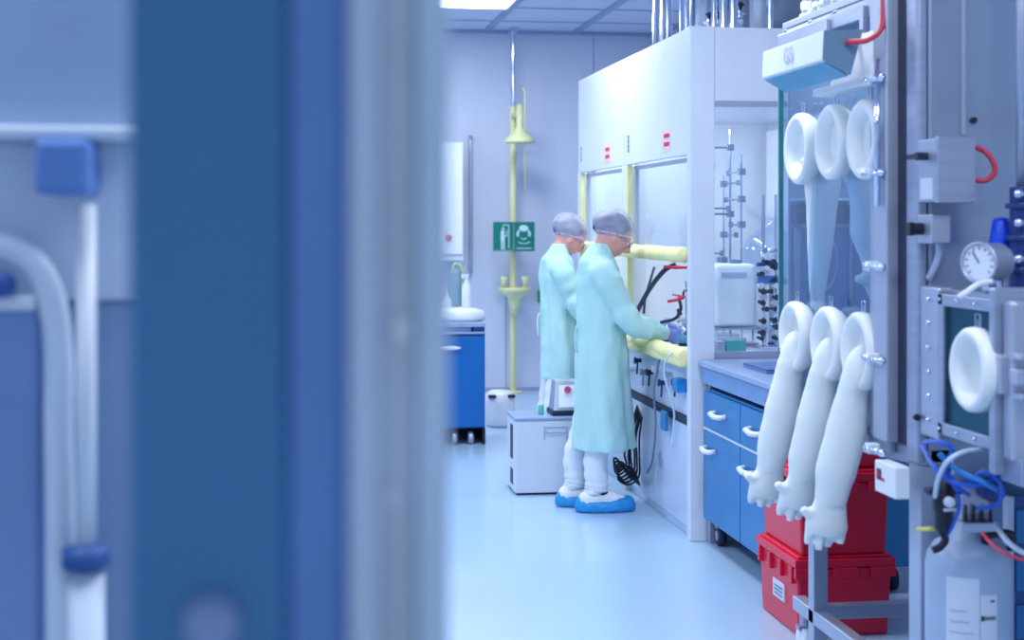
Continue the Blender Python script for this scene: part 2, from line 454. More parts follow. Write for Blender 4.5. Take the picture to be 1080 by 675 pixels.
a = MB(); a.tube(arc([(q.x - .02, Yc + .4, q.z + .29), (q.x, Yc + .4, q.z + .33), (q.x + .05, Yc + .4, q.z + .3), (q.x + .06, Yc + .4, q.z + .2)]), .012); build('pump_spout', a, mat('spout_green', (190, 210, 160), .4), t, smooth=True)

# white canister on the floor, right of the cart
Yk = 11.7
p0 = PY(Yk, 515, 447); p1 = PY(Yk, 545, 414)
t = thing('waste_bin', 'rounded white plastic bin with black grips on the floor behind the grey box', 'bin', ((p0.x + p1.x) / 2, Yk + .15, 0))
cx, h = (p0.x + p1.x) / 2, p1.z
a = MB(); a.loft([(cx, Yk + .15, .0, .10, .12), (cx, Yk + .15, .02, .115, .14), (cx, Yk + .15, h * .6, .12, .15), (cx, Yk + .15, h * .88, .115, .14), (cx, Yk + .15, h, .08, .1)], 24); build('body', a, M_white2, t, smooth=True)
for s in (-1, 1):
    a = MB(); a.box(cx + s * .075 - .03, cx + s * .075 + .03, Yk + .02, Yk + .08, h - .045, h - .02); build('grip', a, M_black, t, bev=.006)

# ---------------------------------------------------------------- grey steel box in the aisle with handle
Yb = PY(8.8, 546, 522).y
xA, xB = 1.318, 1.72
zt = .455
t = thing('equipment_case', 'knee-high pale grey box with recessed handle on the floor left of the near worker', 'box', (1.5, 8.95, 0))
a = MB(); a.box(xA, xB, 8.8, 9.14, .012, zt - .02); build('body', a, M_white, t, bev=.006)
a = MB(); a.box(xA - .005, xB + .005, 8.795, 9.145, zt - .02, zt); build('lid', a, M_top, t, bev=.004)
hx = PY(8.8, 586, 455).x; hz = PY(8.8, 586, 455).z
a = MB(); a.tube([(hx - .055, 8.8, hz), (hx - .055, 8.775, hz), (hx + .055, 8.775, hz), (hx + .055, 8.8, hz)], .006, 8); build('handle', a, M_steel2, t)
a = MB()
for (u0, u1, v0, v1) in ((hx - .07, hx + .07, hz + .02, hz + .026), (hx - .07, hx - .064, hz - .05, hz + .02), (hx + .064, hx + .07, hz - .05, hz + .02)): a.box(u0, u1, 8.796, 8.8, v0, v1)
build('recess_frame', a, M_steel2, t)
a = MB(); a.box(xA - .003, xA, 8.9, 8.99, .2, .4); a.box(xA - .003, xA, 8.9, 8.99, .05, .14); build('side_vent', a, M_dark, t)
a = MB(); a.box(xA + .01, xB - .01, 8.81, 9.13, 0, .012); build('base', a, M_dark, t)

q = PY(8.9, 594, 439)
t = thing('benchtop_meter', 'grey meter with a pink round sticker on top of the grey box', 'device', (q.x, 8.95, zt))
x0, x1 = PY(8.9, 583, 430).x, PY(8.9, 611, 430).x; z1 = PY(8.9, 590, 402).z
a = MB(); a.prism([(x0, 8.86, zt + .03), (x1, 8.86, zt + .03), (x1, 9.05, zt + .03), (x0, 9.05, zt + .03)], [(x0 + .02, 8.92, z1), (x1, 8.92, z1), (x1, 9.05, z1), (x0 + .02, 9.05, z1)]); build('housing', a, M_steel2, t, bev=.004)
a = MB(); a.box(x0 - .01, x1 + .01, 8.85, 9.06, zt, zt + .03); build('base', a, M_dark, t, bev=.003)
a = MB(); a.prism([(x0 + .03, 8.859, zt + .05), (x1 - .01, 8.859, zt + .05), (x1 - .01, 8.862, zt + .05), (x0 + .03, 8.862, zt + .05)], [(x0 + .04, 8.909, z1 - .025), (x1 - .01, 8.909, z1 - .025), (x1 - .01, 8.915, z1 - .025), (x0 + .04, 8.915, z1 - .025)]); build('front_plate', a, M_white2, t)
q = PY(8.88, 599, 411)
a = MB(); a.cyl((q.x, 8.905, q.z), (q.x, 8.88, q.z), .02, 20); build('round_sticker', a, mat('pink_dot', (236, 90, 140), .5), t)
q = PY(8.95, 570.5, 438)
a = MB(); a.lathe([(.012, zt), (.018, zt + .005), (.018, zt + .055), (.016, zt + .06), (.014, zt + .06)], (q.x, 8.95, 0), n=16)
tag(build('sample_cup', a, mat('mint_plastic', (110, 205, 195), .35), smooth=True), 'tiny mint green cup on the grey box', 'cup')

# ================================================================ FUME HOODS
XH, YN, YM, YE, ZT = 2.0, 7.41, 8.93, 10.39, 2.587
ZF = 1.945     # lower edge of the fascia
XK = 2.92      # back of the hoods
ZW = .93       # work surface

def fume_hood(y0, y1, label, near):
    t = thing('fume_hood', label, 'fume hood', (XH, (y0 + y1) / 2, 0), 'fume hoods along the right wall')
    # fascia (upper sash housing)
    a = MB(); a.box(XH, XH + .03, y0 + .004, y1 - .004, ZF, ZT); build('fascia_panel', a, M_white, t, bev=.004)
    a = MB(); a.box(XH + .03, XK, y0 + .004, y1 - .004, ZT - .03, ZT - .003); build('roof_panel', a, M_white, t)
    a = MB(); a.box(XH + .06, XK, y0 + .02, y1 - .02, ZF + .25, ZF + .27); build('inner_ceiling', a, M_white, t)
    a = MB(); a.box(XK - .03, XK, y0, y1, 0.0, ZT - .03); build('back_panel', a, M_white, t)
    # baffle plates on the inside
    a = MB()
    for k in range(3):
        u0 = y0 + .1 + k * (y1 - y0 - .2) / 3
        a.box(XK - .07, XK - .05, u0 + .01, u0 + (y1 - y0 - .2) / 3 - .01, ZW + .15, 2.15)
    build('baffle', a, M_white2, t, bev=.003)
    a = MB(); a.box(XH + .12, XK - .03, y1 - .03, y1 - .01, ZW - .03, ZF + .25); build('side_panel', a, M_white2, t)
    a = MB(); a.box(XH + .02, XK - .03, y0 + .03, y1 - .03, ZW - .03, ZW); build('work_surface', a, M_white2, t, bev=.004)
    # uprights
    a = MB(); a.box(XH - .005, XH + .12, y1 - .05, y1 - .002, .0, ZF); a.box(XH - .005, XH + .05, y0 + .0, y0 + .05, .0, ZF) if not near else None
    build('upright', a, M_white, t, bev=.004)
    a = MB(); a.box(XH - .004, XH + .03, y1 - .11, y1 - .05, ZW, ZF - .005); build('yellow_edge_strip', a, M_yel, t)
    # sash glass, raised to the yellow grab bar
    a = MB(); a.box(XH + .045, XH + .052, y0 + .06, y1 - .12, 1.40, ZF + .1); build('sash_glass', a, G_hood, t)
    a = MB(); a.box(XH + .035, XH + .06, y0 + .05, y1 - .1, ZF - .03, ZF - .01); a.box(XH + .035, XH + .055, y0 + .05, y0 + .075, 1.42, ZF); a.box(XH + .035, XH + .055, y1 - .15, y1 - .125, 1.42, ZF); build('sash_frame', a, M_steel2, t)
    n = 14; a = MB(); yb = y0 + .06; L = y1 - y0 - .16
    a.tube([(XH - .01 + .004 * math.sin(k * 1.7), yb + L * k / n, 1.435 + .003 * math.sin(k * 2.3)) for k in range(n + 1)], [.041 + .0012 * math.sin(k * 1.1) for k in range(n + 1)], 16, squash=.9)
    build('sash_grab_bar', a, M_foam, t, smooth=True)
    a = MB(); a.tube([(XH - .005 + .004 * math.sin(k * 1.3), yb + L * k / n, .918) for k in range(n + 1)], [.044 + .001 * math.sin(k * 2.1) for k in range(n + 1)], 16)
    a.box(XH - .045, XH + .03, yb, yb + L, .868, .915)
    build('arm_rest_bar', a, M_foam, t, bev=.01, smooth=True)
    # service panel with valves
    a = MB(); a.box(XH + .02, XH + .05, y0 + .06, y1 - .05, .61, .868); build('service_panel', a, M_fume, t, bev=.003)
    for k in range(8):
        y = y0 + .30 + k * (L - .35) / 7; zv = .77 + .035 * math.sin(k * 2.4)
        v = MB(); v.cyl((XH + .02, y, zv), (XH - .01, y, zv), .013, 12); v.cyl((XH - .01, y, zv), (XH - .022, y, zv), .02, 8); v.cyl((XH, y + .02, zv - .08), (XH, y, zv), .006, 8)
        build('service_valve', v, (M_dark, M_steel2, M_navy, M_white2)[k % 4], t, bev=.002)
    a = MB(); a.box(XH + .0, XH + .03, y0 + .06, y1 - .05, .585, .607); a.box(XH + .012, XH + .03, y0 + .06, y1 - .05, .572, .585); build('panel_rail', a, M_dark, t)
    nd = 2
    for k in range(nd):
        u0 = y0 + .06 + k * (y1 - y0 - .11) / nd; u1 = u0 + (y1 - y0 - .11) / nd
        a = MB(); a.box(XH + .01, XH + .035, u0 + .003, u1 - .003, .05, .565); d = build('lower_door', a, M_fume, t, bev=.004)
        a = MB(); a.cyl((XH + .012, u1 - .12, .31), (XH + .002, u1 - .12, .31), .045, 24); build('door_lock_plate', a, M_steel2, d, bev=.002)
    a = MB(); a.box(XH + .065, XH + .115, y0 + .2, y1 - .2, ZF + .22, ZF + .25); build('hood_fill_strip', a, mat('hood_fill_glow', (255, 255, 255), .4, emis=(225, 238, 255), estr=1.0), t)  # glowing strip added out of sight to brighten the hood interior
    hl = bpy.data.lights.new('hood_fill_light', 'AREA'); hl.shape = 'RECTANGLE'; hl.size = .05; hl.size_y = y1 - y0 - .4; hl.energy = 8; hl.color = LIGHT_COL  # added fill light for the hood interior
    ho = bpy.data.objects.new('hood_fill_light', hl); C.objects.link(ho); ho.location = (XH + .09, (y0 + y1) / 2, ZF + .215); ho.rotation_euler = (0, -.45, 0)
    a = MB(); a.box(XH + .03, XK, y0 + .06, y1 - .05, .0, .05); a.box(XH + .05, XK - .03, y0 + .05, y1 - .05, .05, .60); build('base_cabinet', a, M_fume, t)
    # fascia labels
    for (yy, zz, w_, h_, mm) in (((y0 + .48), ZF + .095, .17, .12, M_pink), ((y1 - .12), ZF + .12, .05, .12, M_grey)):
        a = MB(); a.box(XH - .002, XH, yy - w_ / 2, yy + w_ / 2, zz - h_ / 2, zz + h_ / 2)
        f = build('label_plate', a, M_paper if mm is M_grey else mat('pink_pale', (240, 205, 222), .6), t)
        a = MB()
        for r_ in range(2 if mm is M_pink else 4):
            zz2 = zz + h_ * (.2 - .38 * r_) if mm is M_pink else zz + h_ * (.35 - .22 * r_)
            for j in range(6): a.box(XH - .004, XH - .002, yy - w_ * .36 + j * w_ * .12, yy - w_ * .36 + j * w_ * .12 + w_ * .09, zz2 - .01, zz2 + .012)
        build('label_print', a, M_redp if mm is M_pink else M_grey, f)
    return t

h1 = fume_hood(YN, YM, 'near white fume hood with glazed end wall and the near worker at it', True)
h2 = fume_hood(YM, YE, 'far white fume hood behind the far worker', False)
# near end of the near hood: corner post, upper end panel, glazed side
a = MB(); a.box(XH - .006, XH + .122, YN - .012, YN + .05, .0, ZT + .002); build('corner_post', a, M_white, h1, bev=.005)
a = MB(); a.box(XH + .123, XK, YN - .006, YN + .03, PY(YN, 780, 107).z, ZT - .001); build('end_panel', a, M_white, h1, bev=.004)
a = MB(); a.box(XH + .123, XK - .04, YN + .004, YN + .010, ZW, PY(YN, 780, 107).z); build('end_glass', a, G_hood, h1)
a = MB(); a.box(XH + .123, XK, YN - .008, YN + .02, PY(YN, 780, 110).z - .012, PY(YN, 780, 107).z); build('end_glass_top_rail', a, M_steel2, h1)
a = MB(); a.box(XH + .123, XK, YN - .006, YN + .02, ZW - .05, ZW + .02); build('end_glass_sill', a, M_steel2, h1)
a = MB(); a.box(XH + .123, XK, YN - .004, YN + .03, .0, ZW - .05); build('end_lower_panel', a, M_white, h1)

# ---------------------------------------------------------------- inside the hoods
# canister on a stand
q0 = PY(7.85, 752, 345); q1 = PY(7.85, 796, 278)
t = thing('white_canister', 'big white plastic canister inside the near hood behind its end glass', 'canister', ((q0.x + q1.x) / 2, 7.9, q0.z))
a = MB(); a.box(q0.x, q1.x, 7.8, 8.0, q0.z + .001, q1.z); build('body', a, M_can, t, bev=.03, seg=4, smooth=True)
a = MB(); a.cyl((q1.x - .09, 7.9, q1.z - .002), (q1.x - .09, 7.9, q1.z + .02), .032, 16); build('cap', a, mat('cap_grey', (110, 135, 175), .4), t, bev=.003)
a = MB(); a.box(q0.x + .03, q0.x + .17, 7.796, 7.8, q1.z - .075, q1.z - .045); build('label', a, mat('soft_label', (190, 205, 225), .6), t)
t = thing('canister_stand', 'grey wire stand carrying the white canister in the near hood', 'stand', ((q0.x + q1.x) / 2, 7.9, ZW))
a = MB(); a.box(q0.x - .01, q1.x + .05, 7.78, 8.02, q0.z - .012, q0.z - .001); build('shelf_plate', a, M_steel2, t, bev=.003)
for sx in (0, 1):
    for sy in (0, 1):
        xx = q0.x if sx == 0 else q1.x + .04; yy = 7.79 if sy == 0 else 8.01
        a = MB(); a.cyl((xx, yy, ZW), (xx, yy, q0.z - .012), .006, 8); build('leg', a, M_chrome, t)
q = PY(7.6, 772, 375); q1_ = PY(7.6, 784, 360)
a = MB(); a.box(q.x - .045, q1_.x, 7.55, 7.63, ZW + .0, ZW + .065)
tag(build('reagent_box', a, mat('teal_box', (70, 170, 160), .5), bev=.004), 'small teal box under the white canister by the end glass', 'box')
a = MB(); a.box(q.x - .09, q.x - .05, 7.55, 7.63, ZW + .0, ZW + .06)
tag(build('switch_block', a, M_steel2, bev=.004), 'small grey block left of the teal box under the canister', 'block')

# rod stand lattice
def stand(name, label, x, y, h, arms, group='rod stands in the near hood'):
    t = thing(name, label, 'rod stand', (x, y, ZW), group)
    a = MB(); a.box(x - .08, x + .08, y - .06, y + .06, ZW, ZW + .015); build('base', a, M_steel2, t, bev=.003)
    a = MB(); a.cyl((x, y, ZW + .015), (x, y, ZW + h), .007, 10); build('rod', a, M_chrome, t)
    for (hz, dx, dy) in arms:
        a = MB(); a.cyl((x, y, ZW + hz), (x + dx, y + dy, ZW + hz), .006, 8); a.box(x - .018, x + .018, y - .018, y + .018, ZW + hz - .018, ZW + hz + .018)
        a.cyl((x + dx, y + dy, ZW + hz - .015), (x + dx, y + dy, ZW + hz + .015), .014, 8)
        build('clamp_arm', a, M_dsteel, t)
    return t
qa = PY(8.0, 754, 205)
stand('rod_stand', 'tall chrome rod stand left of the white canister in the near hood', qa.x, 8.15, 1.0, [(.98, .03, 0), (.75, .12, 0), (.5, .1, .05)])
qa = PY(8.3, 776, 205)
stand('rod_stand', 'tall chrome rod stand behind the white canister in the near hood', 2.5, 8.4, 1.2, [(1.1, -.12, 0), (.72, -.15, 0)])
stand('rod_stand', 'rod stand with stacked cross arms seen through the near sash', 2.46, 8.05, 1.05, [(.95, 0, .25), (.8, 0, .3), (.66, .0, .2), (.3, -.1, .05)])
stand('rod_stand', 'thin rod stand at the middle of the near hood', 2.55, 8.7, .95, [(.9, 0, -.3), (.6, 0, -.25), (.45, 0, .1)])
# valve manifold (black and white) at the right of the glazed end
q = PY(7.75, 812, 320)
t = thing('valve_manifold', 'upright manifold of black and white valves at the right edge of the glazed hood end', 'manifold', (q.x, 7.75, ZW))
a = MB(); a.box(q.x - .06, q.x + .1, 7.72, 7.86, ZW, ZW + .015)
for s in (-.02, .05): a.cyl((q.x + s, 7.8, ZW + .01), (q.x + s, 7.8, 1.75), .009, 10)
build('rail', a, M_chrome, t)
random.seed(3)
for k in range(16):
    z = ZW + .06 + k * .031
    for s in range(2):
        x = q.x - .045 + s * .06 + random.uniform(-.018, .018); y = 7.72 + random.uniform(-.02, .03)
        a = MB()
        a.cyl((x, y + .06, z), (x, y, z), .008, 8); a.cyl((x, y, z), (x, y - .012, z), random.uniform(.010, .017), 8); a.cyl((x - .02, y + .015, z + random.uniform(-.012, .012)), (x + .02, y + .015, z), .0055, 6)
        build('valve', a, (M_black if (k * 2 + s) % 5 < 3 else M_white2) if z < 1.45 else M_steel2, t)
a = MB(); a.box(q.x - .07, q.x + .07, 7.73, 7.76, 1.37, 1.39); build('cross_bar', a, M_navy, t)
a = MB(); a.box(q.x - .07, q.x + .07, 7.73, 7.75, 1.28, 1.32); build('lower_cross_bar', a, mat('mid_blue', (80, 120, 190), .4), t)
# round glass shield behind
qd = PY(8.2, 802, 235)
a = MB(); a.lathe([(.17, 0), (.17, .16), (.13, .24), (.06, .29), (.02, .3), (.02, .34)], (qd.x + .08, 8.25, 1.28), n=28, cap=False)
t = tag(build('glass_bell', a, G_ware, smooth=True), 'faint glass bell behind the valves of the hood end', 'glass vessel')
a = MB(); a.cyl((qd.x + .08, 8.25, 1.26), (qd.x + .08, 8.25, 1.28), .19, 24); a.cyl((qd.x + .08, 8.25, ZW), (qd.x + .08, 8.25, 1.26), .015, 12)
tag(build('bell_stand', a, M_steel2), 'round steel pedestal under the faint glass bell', 'stand')

# round bottom flasks
def flask(x, y, z, r, label, liquid=None):
    t = thing('round_flask', label, 'flask', (x, y, z), 'flasks in the near hood')
    prof = [(.012, -r * .98)] + [(r * math.sin(PI * k / 12), -r * math.cos(PI * k / 12)) for k in range(2, 11)] + [(r * .32, r * .98), (r * .3, r * 1.7), (r * .36, r * 1.75)]
    a = MB(); a.lathe(prof, (x, y, z + r), n=24, cap=False); build('glass', a, G_ware, t, smooth=True)
    a = MB(); a.lathe([(r * .6, z), (r * .66, z + .012), (r * .5, z + .02)], (x, y, 0), n=20); build('support_ring', a, M_dark, t)
    if liquid:
        a = MB(); a.lathe([(.01, -r * .93), (r * .6, -r * .75), (r * .88, -r * .3), (r * .9, 0)], (x, y, z + r), n=20); build('liquid', a, liquid, t, smooth=True)
    return t
tq = mat('turquoise_liquid', (30, 160, 200), .3)
flask(2.14, 8.05, ZW, .055, 'round flask with turquoise liquid beside the near hand of the near worker', tq)
flask(2.12, 7.68, ZW, .045, 'small empty round flask nearest the corner post in the near hood')
flask(2.64, 8.0, ZW, .07, 'empty round flask behind the turquoise one')
flask(2.12, 8.36, ZW, .05, 'empty round flask left of the turquoise one')
# red clamps and black tubing over the flasks
for (px0, py0, px1, py1, d, lb) in ((700, 281, 725, 282, 8.2, 'upper red clamp bar in the near hood'), (704, 318, 722, 313, 8.1, 'lower red clamp bar in the near hood')):
    a = MB(); a.tube([P(px0, py0, d), P((px0 + px1) / 2, (py0 + py1) / 2 + 1, d), P(px1, py1, d)], .008, 8); p_ = P(px1, py1, d); a.cyl(p_, p_ + Vector((0, .25, 0)), .005, 8)
    tag(build('red_clamp', a, M_redp, smooth=True), lb, 'clamp', 'red clamps')
def hose(name, pts, r, m_, label, cat='hose', group=None, n=10):
    a = MB(); a.tube(arc(pts, 10), r, n); return tag(build(name, a, m_, smooth=True), label, cat, group)
hose('black_hose', [P(672, 328, 8.9), P(685, 305, 8.7), P(700, 286, 8.5), P(712, 279, 8.45)], .014, M_dark, 'thick black hose rising diagonally in front of the hood opening', group='black hoses in the hood')
hose('black_hose', [P(679, 330, 8.8), P(681, 312, 8.9), P(687, 292, 8.95), P(690, 282, 9.0)], .007, M_dark, 'thin black hose behind the thick diagonal one', group='black hoses in the hood')
hose('black_hose', [P(697, 340, 8.25), P(712, 336, 8.2), P(718, 326, 8.2), P(716, 314, 8.25)], .009, M_dark, 'curved black hose over the hands of the near worker', group='black hoses in the hood')
random.seed(5)
t = thing('glassware_rack', 'tangled chrome clamp rack beside the corner post in the near hood', 'rack', (2.2, 8.38, ZW))
a = MB()
for y in (8.14, 8.38, 8.62): a.cyl((2.3, y, ZW), (2.3, y, ZW + .33), .006, 8)
a.cyl((2.3, 8.1, ZW + .2), (2.3, 8.66, ZW + .2), .005, 8); a.cyl((2.3, 8.1, ZW + .32), (2.3, 8.66, ZW + .32), .005, 8)
build('rack_frame', a, M_chrome, t)
for k in range(22):
    p = Vector((random.uniform(2.16, 2.3), random.uniform(8.12, 8.6), random.uniform(ZW + .04, ZW + .3)))
    q = p + Vector((random.uniform(-.03, .06), random.uniform(-.05, .05), random.uniform(-.03, .05)))
    a = MB(); a.cyl(p, q, .006, 8); a.sphere(p, .012, 8, 6)
    build('clamp', a, random.choice([M_chrome, M_steel2, M_dark, M_steel]), t, smooth=True)
a = MB(); a.box(2.2, 2.6, 9.6, 9.9, ZW, ZW + .35)
tag(build('water_bath', a, M_steel2, bev=.01), 'steel box inside the far hood behind the workers', 'water bath')

# ---------------------------------------------------------------- pipes and ducts on the hoods
zt = ZT - .003
k = 0
for px, x, r, dk in ((692, 2.12, .022, 0), (699, 2.25, .016, 0), (706, 2.2, .016, 0), (722, 2.1, .028, 0), (729, 2.35, .012, 0), (756, 2.15, .016, 0), (763, 2.25, .014, 0), (789, 2.2, .022, 0), (800, 2.25, .026, 0), (812, 2.5, .018, 0)):
    d = DX(x, px); y = max(YN + .1, P(px, 20, d).y)
    nm = ['leftmost thin', 'second thin', 'third thin', 'thicker bright', 'very thin', 'fifth thin', 'sixth thin', 'polished', 'widest polished', 'last thin'][k]
    a = MB(); a.cyl((x, y, zt), (x, y, ZC - .012), r, 14); a.cyl((x, y, zt), (x, y, zt + .03), r + .012, 14)
    tag(build('riser_pipe', a, M_chrome, smooth=False), nm + ' vertical chrome pipe on the hood roof counted from the left', 'pipe', 'riser pipes on the hood roof'); k += 1
for px, x, r, lb in ((744, 2.45, .10, 'round steel exhaust duct behind the pipes at the near hood corner'), (820, 2.62, .13, 'wide blue grey exhaust duct at the right end of the hood roof'), (778, 2.6, .07, 'narrow steel exhaust duct in the middle of the hood roof')):
    y = max(YN + .2, P(px, 20, DX(x, px)).y)
    t = thing('exhaust_duct', lb, 'duct', (x, y, zt), 'exhaust ducts')
    a = MB(); a.cyl((x, y, zt), (x, y, ZC - .012), r, 32); build('duct_tube', a, M_dsteel, t, smooth=True)
    a = MB(); a.cyl((x, y, zt), (x, y, zt + .025), r + .02, 32); a.cyl((x, y, zt + .4), (x, y, zt + .43), r + .008, 32); build('collar', a, M_steel, t)
random.seed(11)
for i, (px, x) in enumerate(((748, 2.3), (757, 2.34), (772, 2.34), (781, 2.36))):
    y = max(YN + .12, P(px, 20, DX(x, px)).y)
    t = thing('gas_fitting', 'small chrome gas valve on the hood roof, %s from the left' % ('first', 'second', 'third', 'fourth')[i], 'fitting', (x, y, zt), 'gas fittings on the hood roof')
    a = MB(); a.cyl((x, y, zt), (x, y, zt + .16), .010, 10); a.sphere((x, y, zt + .08), .02, 10, 8); a.cyl((x - .03, y, zt + .12), (x + .03, y, zt + .12), .008, 8); build('stem', a, M_chrome, t, smooth=True)
    a = MB(); a.lathe([(.02, 0), (.022, .01), (.01, .02)], (x, y, zt + .16), n=12); build('knob', a, M_dark, t)

# ---------------------------------------------------------------- cable bundle at the hood foot
random.seed(21)
for i in range(6):
    y = 8.42 + .022 * i; rr_ = random.uniform
    pts = [(XH - .012, y, .50 + .01 * i), (XH - .03 - .008 * i, y + rr_(-.02, .02), .38), (XH - .025 - .012 * i, y + rr_(-.02, .02), .27), (XH - .03 - .01 * i, y, .16 + .01 * i), (XH - .09 - .01 * i, y + rr_(-.03, .01), .115 + .01 * i), (XH - .15, y + rr_(-.02, .02), .15 + .018 * i), (XH - .13, y + rr_(-.02, .02), .22 + .01 * (i % 3)), (XH - .06, y + rr_(-.02, .02), .20 - .012 * i), (XH - .03, y, .12), (XH - .012, y + .06, .10)]
    hose('power_cable', pts, .006, M_black, ['outermost', 'second', 'third', 'fourth', 'fifth', 'innermost'][i] + ' black cable of the tangle hanging at the hood foot behind the near worker', 'cable', 'black cables at the hood foot', 8)
hose('loose_cable', [(1.99, 7.6, .95), (1.93, 7.62, .9), (1.93, 7.66, .8), (1.985, 7.68, .62), (1.99, 7.75, .42)], .006, M_clearh, 'thin pale cable looped over the yellow arm rest bar', 'cable')
hose('grey_cable', [(1.985, 8.0, .86), (1.96, 8.02, .7), (1.98, 8.06, .5), (1.985, 8.15, .3), (1.99, 8.3, .2)], .006, M_grey, 'thin grey cable running down the lower hood doors', 'cable')
a = MB(); a.box(1.965, 1.985, 7.8, 7.9, .50, .6)
tag(build('blue_socket', a, M_blue, bev=.004), 'small blue socket box hanging on the lower hood panel', 'socket')
a = MB(); a.box(1.965, 2.02, 7.55, 7.65, .73, .8)
tag(build('blue_valve_block', a, mat('cyan_blue', (20, 130, 200), .4), bev=.006), 'bright blue valve block on the service panel near the corner post', 'valve')

# ================================================================ BENCH with blue cabinet
Y0b, Y1b, XB = 6.15, 7.385, 2.05
t = thing('lab_bench', 'pale grey worktop on steel legs between hood end and glove box', 'bench', (2.4, 6.8, 0))
a = MB(); a.box(XB - .02, 2.85, Y0b, Y1b, .885, .915); build('worktop', a, M_top, t, bev=.006)
a = MB(); a.box(XB + .0, XB + .03, Y0b, Y1b, .80, .885); build('apron', a, mat('apron_blue', (120, 155, 205), .4), t, bev=.003)
for y in (Y0b + .0, Y1b - .05):
    for x in (XB + .03, 2.77):
        a = MB(); a.box(x, x + .05, y, y + .05, 0, .885); build('leg', a, M_steel2, t)
t = thing('base_cabinet', 'blue base cabinet on castors with drawers and pale handles under the worktop', 'cabinet', (2.35, 6.8, 0))
zb0, zb1 = .12, .775
a = MB(); a.box(XB + .02, 2.7, Y0b + .06, Y1b - .055, zb0, zb1); build('body', a, M_blue, t, bev=.004)
ym = [Y1b - .025, 6.73, Y0b + .065]
for i in range(2):
    y1_, y0_ = ym[i], ym[i + 1]
    a = MB(); a.box(XB, XB + .02, y0_ + .006, y1_ - .006, .585, .765); dd = build('drawer', a, M_blue, t, bev=.004)
    yc = (y0_ + y1_) / 2
    a = MB(); a.tube([(XB, yc + .09, .68), (XB - .03, yc + .08, .675), (XB - .035, yc, .67), (XB - .03, yc - .08, .675), (XB, yc - .09, .68)], [.012, .013, .014, .013, .012], 8); build('handle', a, M_white2, dd, smooth=True)
    a = MB(); a.box(XB, XB + .02, y0_ + .006, y1_ - .006, zb0 + .01, .57); dd = build('door', a, M_blue, t, bev=.004)
    a = MB(); yh = y1_ - .15; a.tube([(XB, yh + .08, .49), (XB - .03, yh + .07, .485), (XB - .035, yh, .48), (XB - .03, yh - .07, .485), (XB, yh - .08, .49)], [.012, .013, .014, .013, .012], 8)
    build('handle', a, M_white2, dd, smooth=True)
a = MB(); a.box(XB + .003, XB + .02, Y0b + .07, Y1b - .03, .572, .584); build('pale_divider', a, M_white, t)
for y in (Y1b - .1, Y0b + .15):
    for x in (XB + .07, 2.6):
        a = MB(); a.lathe([(.03, -.02), (.05, -.016), (.05, .016), (.03, .02)], (x, y, .051), 'x', 24); w_ = build('castor', a, M_dark, t, smooth=True)
        a = MB(); a.lathe([(.0, -.022), (.025, -.022), (.025, .022), (.0, .022)], (x, y, .051), 'x', 16, cap=False); a.box(x - .026, x + .026, y - .02, y + .02, .09, .12); build('hub', a, M_steel2, w_)
a = MB(); a.box(2.14, 2.34, 6.62, 6.98, .915, .93); a.box(2.14, 2.34, 6.62, 6.98, .932, .936)
tag(build('folder', a, mat('slate_blue', (92, 118, 180), .35), bev=.004), 'flat slate blue folder lying on the worktop edge', 'folder')
a = MB(); a.box(2.36, 2.55, 6.85, 7.12, .915, .965)
tag(build('notepad', a, mat('pale_pink', (200, 180, 215), .6), bev=.003), 'pale pink pad on the worktop behind the slate blue folder', 'notepad')

# ================================================================ RED CRATES
def crate(x0, x1, y0, y1, z0, z1, label, hasl=False):
    t = thing('red_crate', label, 'crate', ((x0 + x1) / 2, (y0 + y1) / 2, z0), 'stacked red crates')
    a = MB(); i = .022
    a.prism([(x0 + i, y0 + i, z0), (x1 - i, y0 + i, z0), (x1 - i, y1 - i, z0), (x0 + i, y1 - i, z0)], [(x0 + .012, y0 + .012, z1 - .05), (x1 - .012, y0 + .012, z1 - .05), (x1 - .012, y1 - .012, z1 - .05), (x0 + .012, y1 - .012, z1 - .05)])
    build('body', a, M_red, t, bev=.01)
    a = MB(); a.box(x0 + .01, x1 - .01, y0 + .01, y1 - .01, z1 - .06, z1 - .05); a.box(x0, x1, y0, y1, z1 - .045, z1 - .012); a.box(x0 + .015, x1 - .015, y0 + .015, y1 - .015, z1 - .012, z1 - .001); build('lid', a, M_red, t, bev=.008, seg=3)
    n = 4
    for k in range(n):
        yy = y0 + .05 + k * (y1 - y0 - .1) / (n - 1)
        a = MB(); a.box(x0 - .004, x0 + .02, yy - .012, yy + .012, z1 - .11, z1 - .045); build('rib', a, M_red, t, bev=.003)
    for k in range(3):
        xx = x0 + .05 + k * (x1 - x0 - .1) / 2
        a = MB(); a.box(xx - .05, xx + .05, y0 - .004, y0 + .02, z1 - .085, z1 - .045); build('rib', a, M_red, t, bev=.003)
    if hasl:
        yy = (y0 + y1) / 2 - .01; a = MB(); a.box(x0 + .012, x0 + .018, yy - .07, yy + .07, z0 + .10, z0 + .17); l = build('label', a, M_paper, t)
        a = MB()
        for j in range(3): a.box(x0 + .009, x0 + .012, yy - .05, yy + .045, z0 + .115 + j * .015, z0 + .119 + j * .015)
        build('label_print', a, M_grey, l)
cx0, cx1, cy0, cy1 = 1.925, 2.33, 5.60, 6.10
crate(cx0, cx1, cy0, cy1, .0, .315, 'bottom red crate of the stack with a small white label', True)
crate(cx0 + .01, cx1 - .01, cy0, cy1, .315, .645, 'middle red crate of the stack behind the hanging gloves')
crate(cx0 + .03, cx1 - .02, cy0 + .03, cy1 - .03, .645, .885, 'top red crate of the stack just under the glove box')

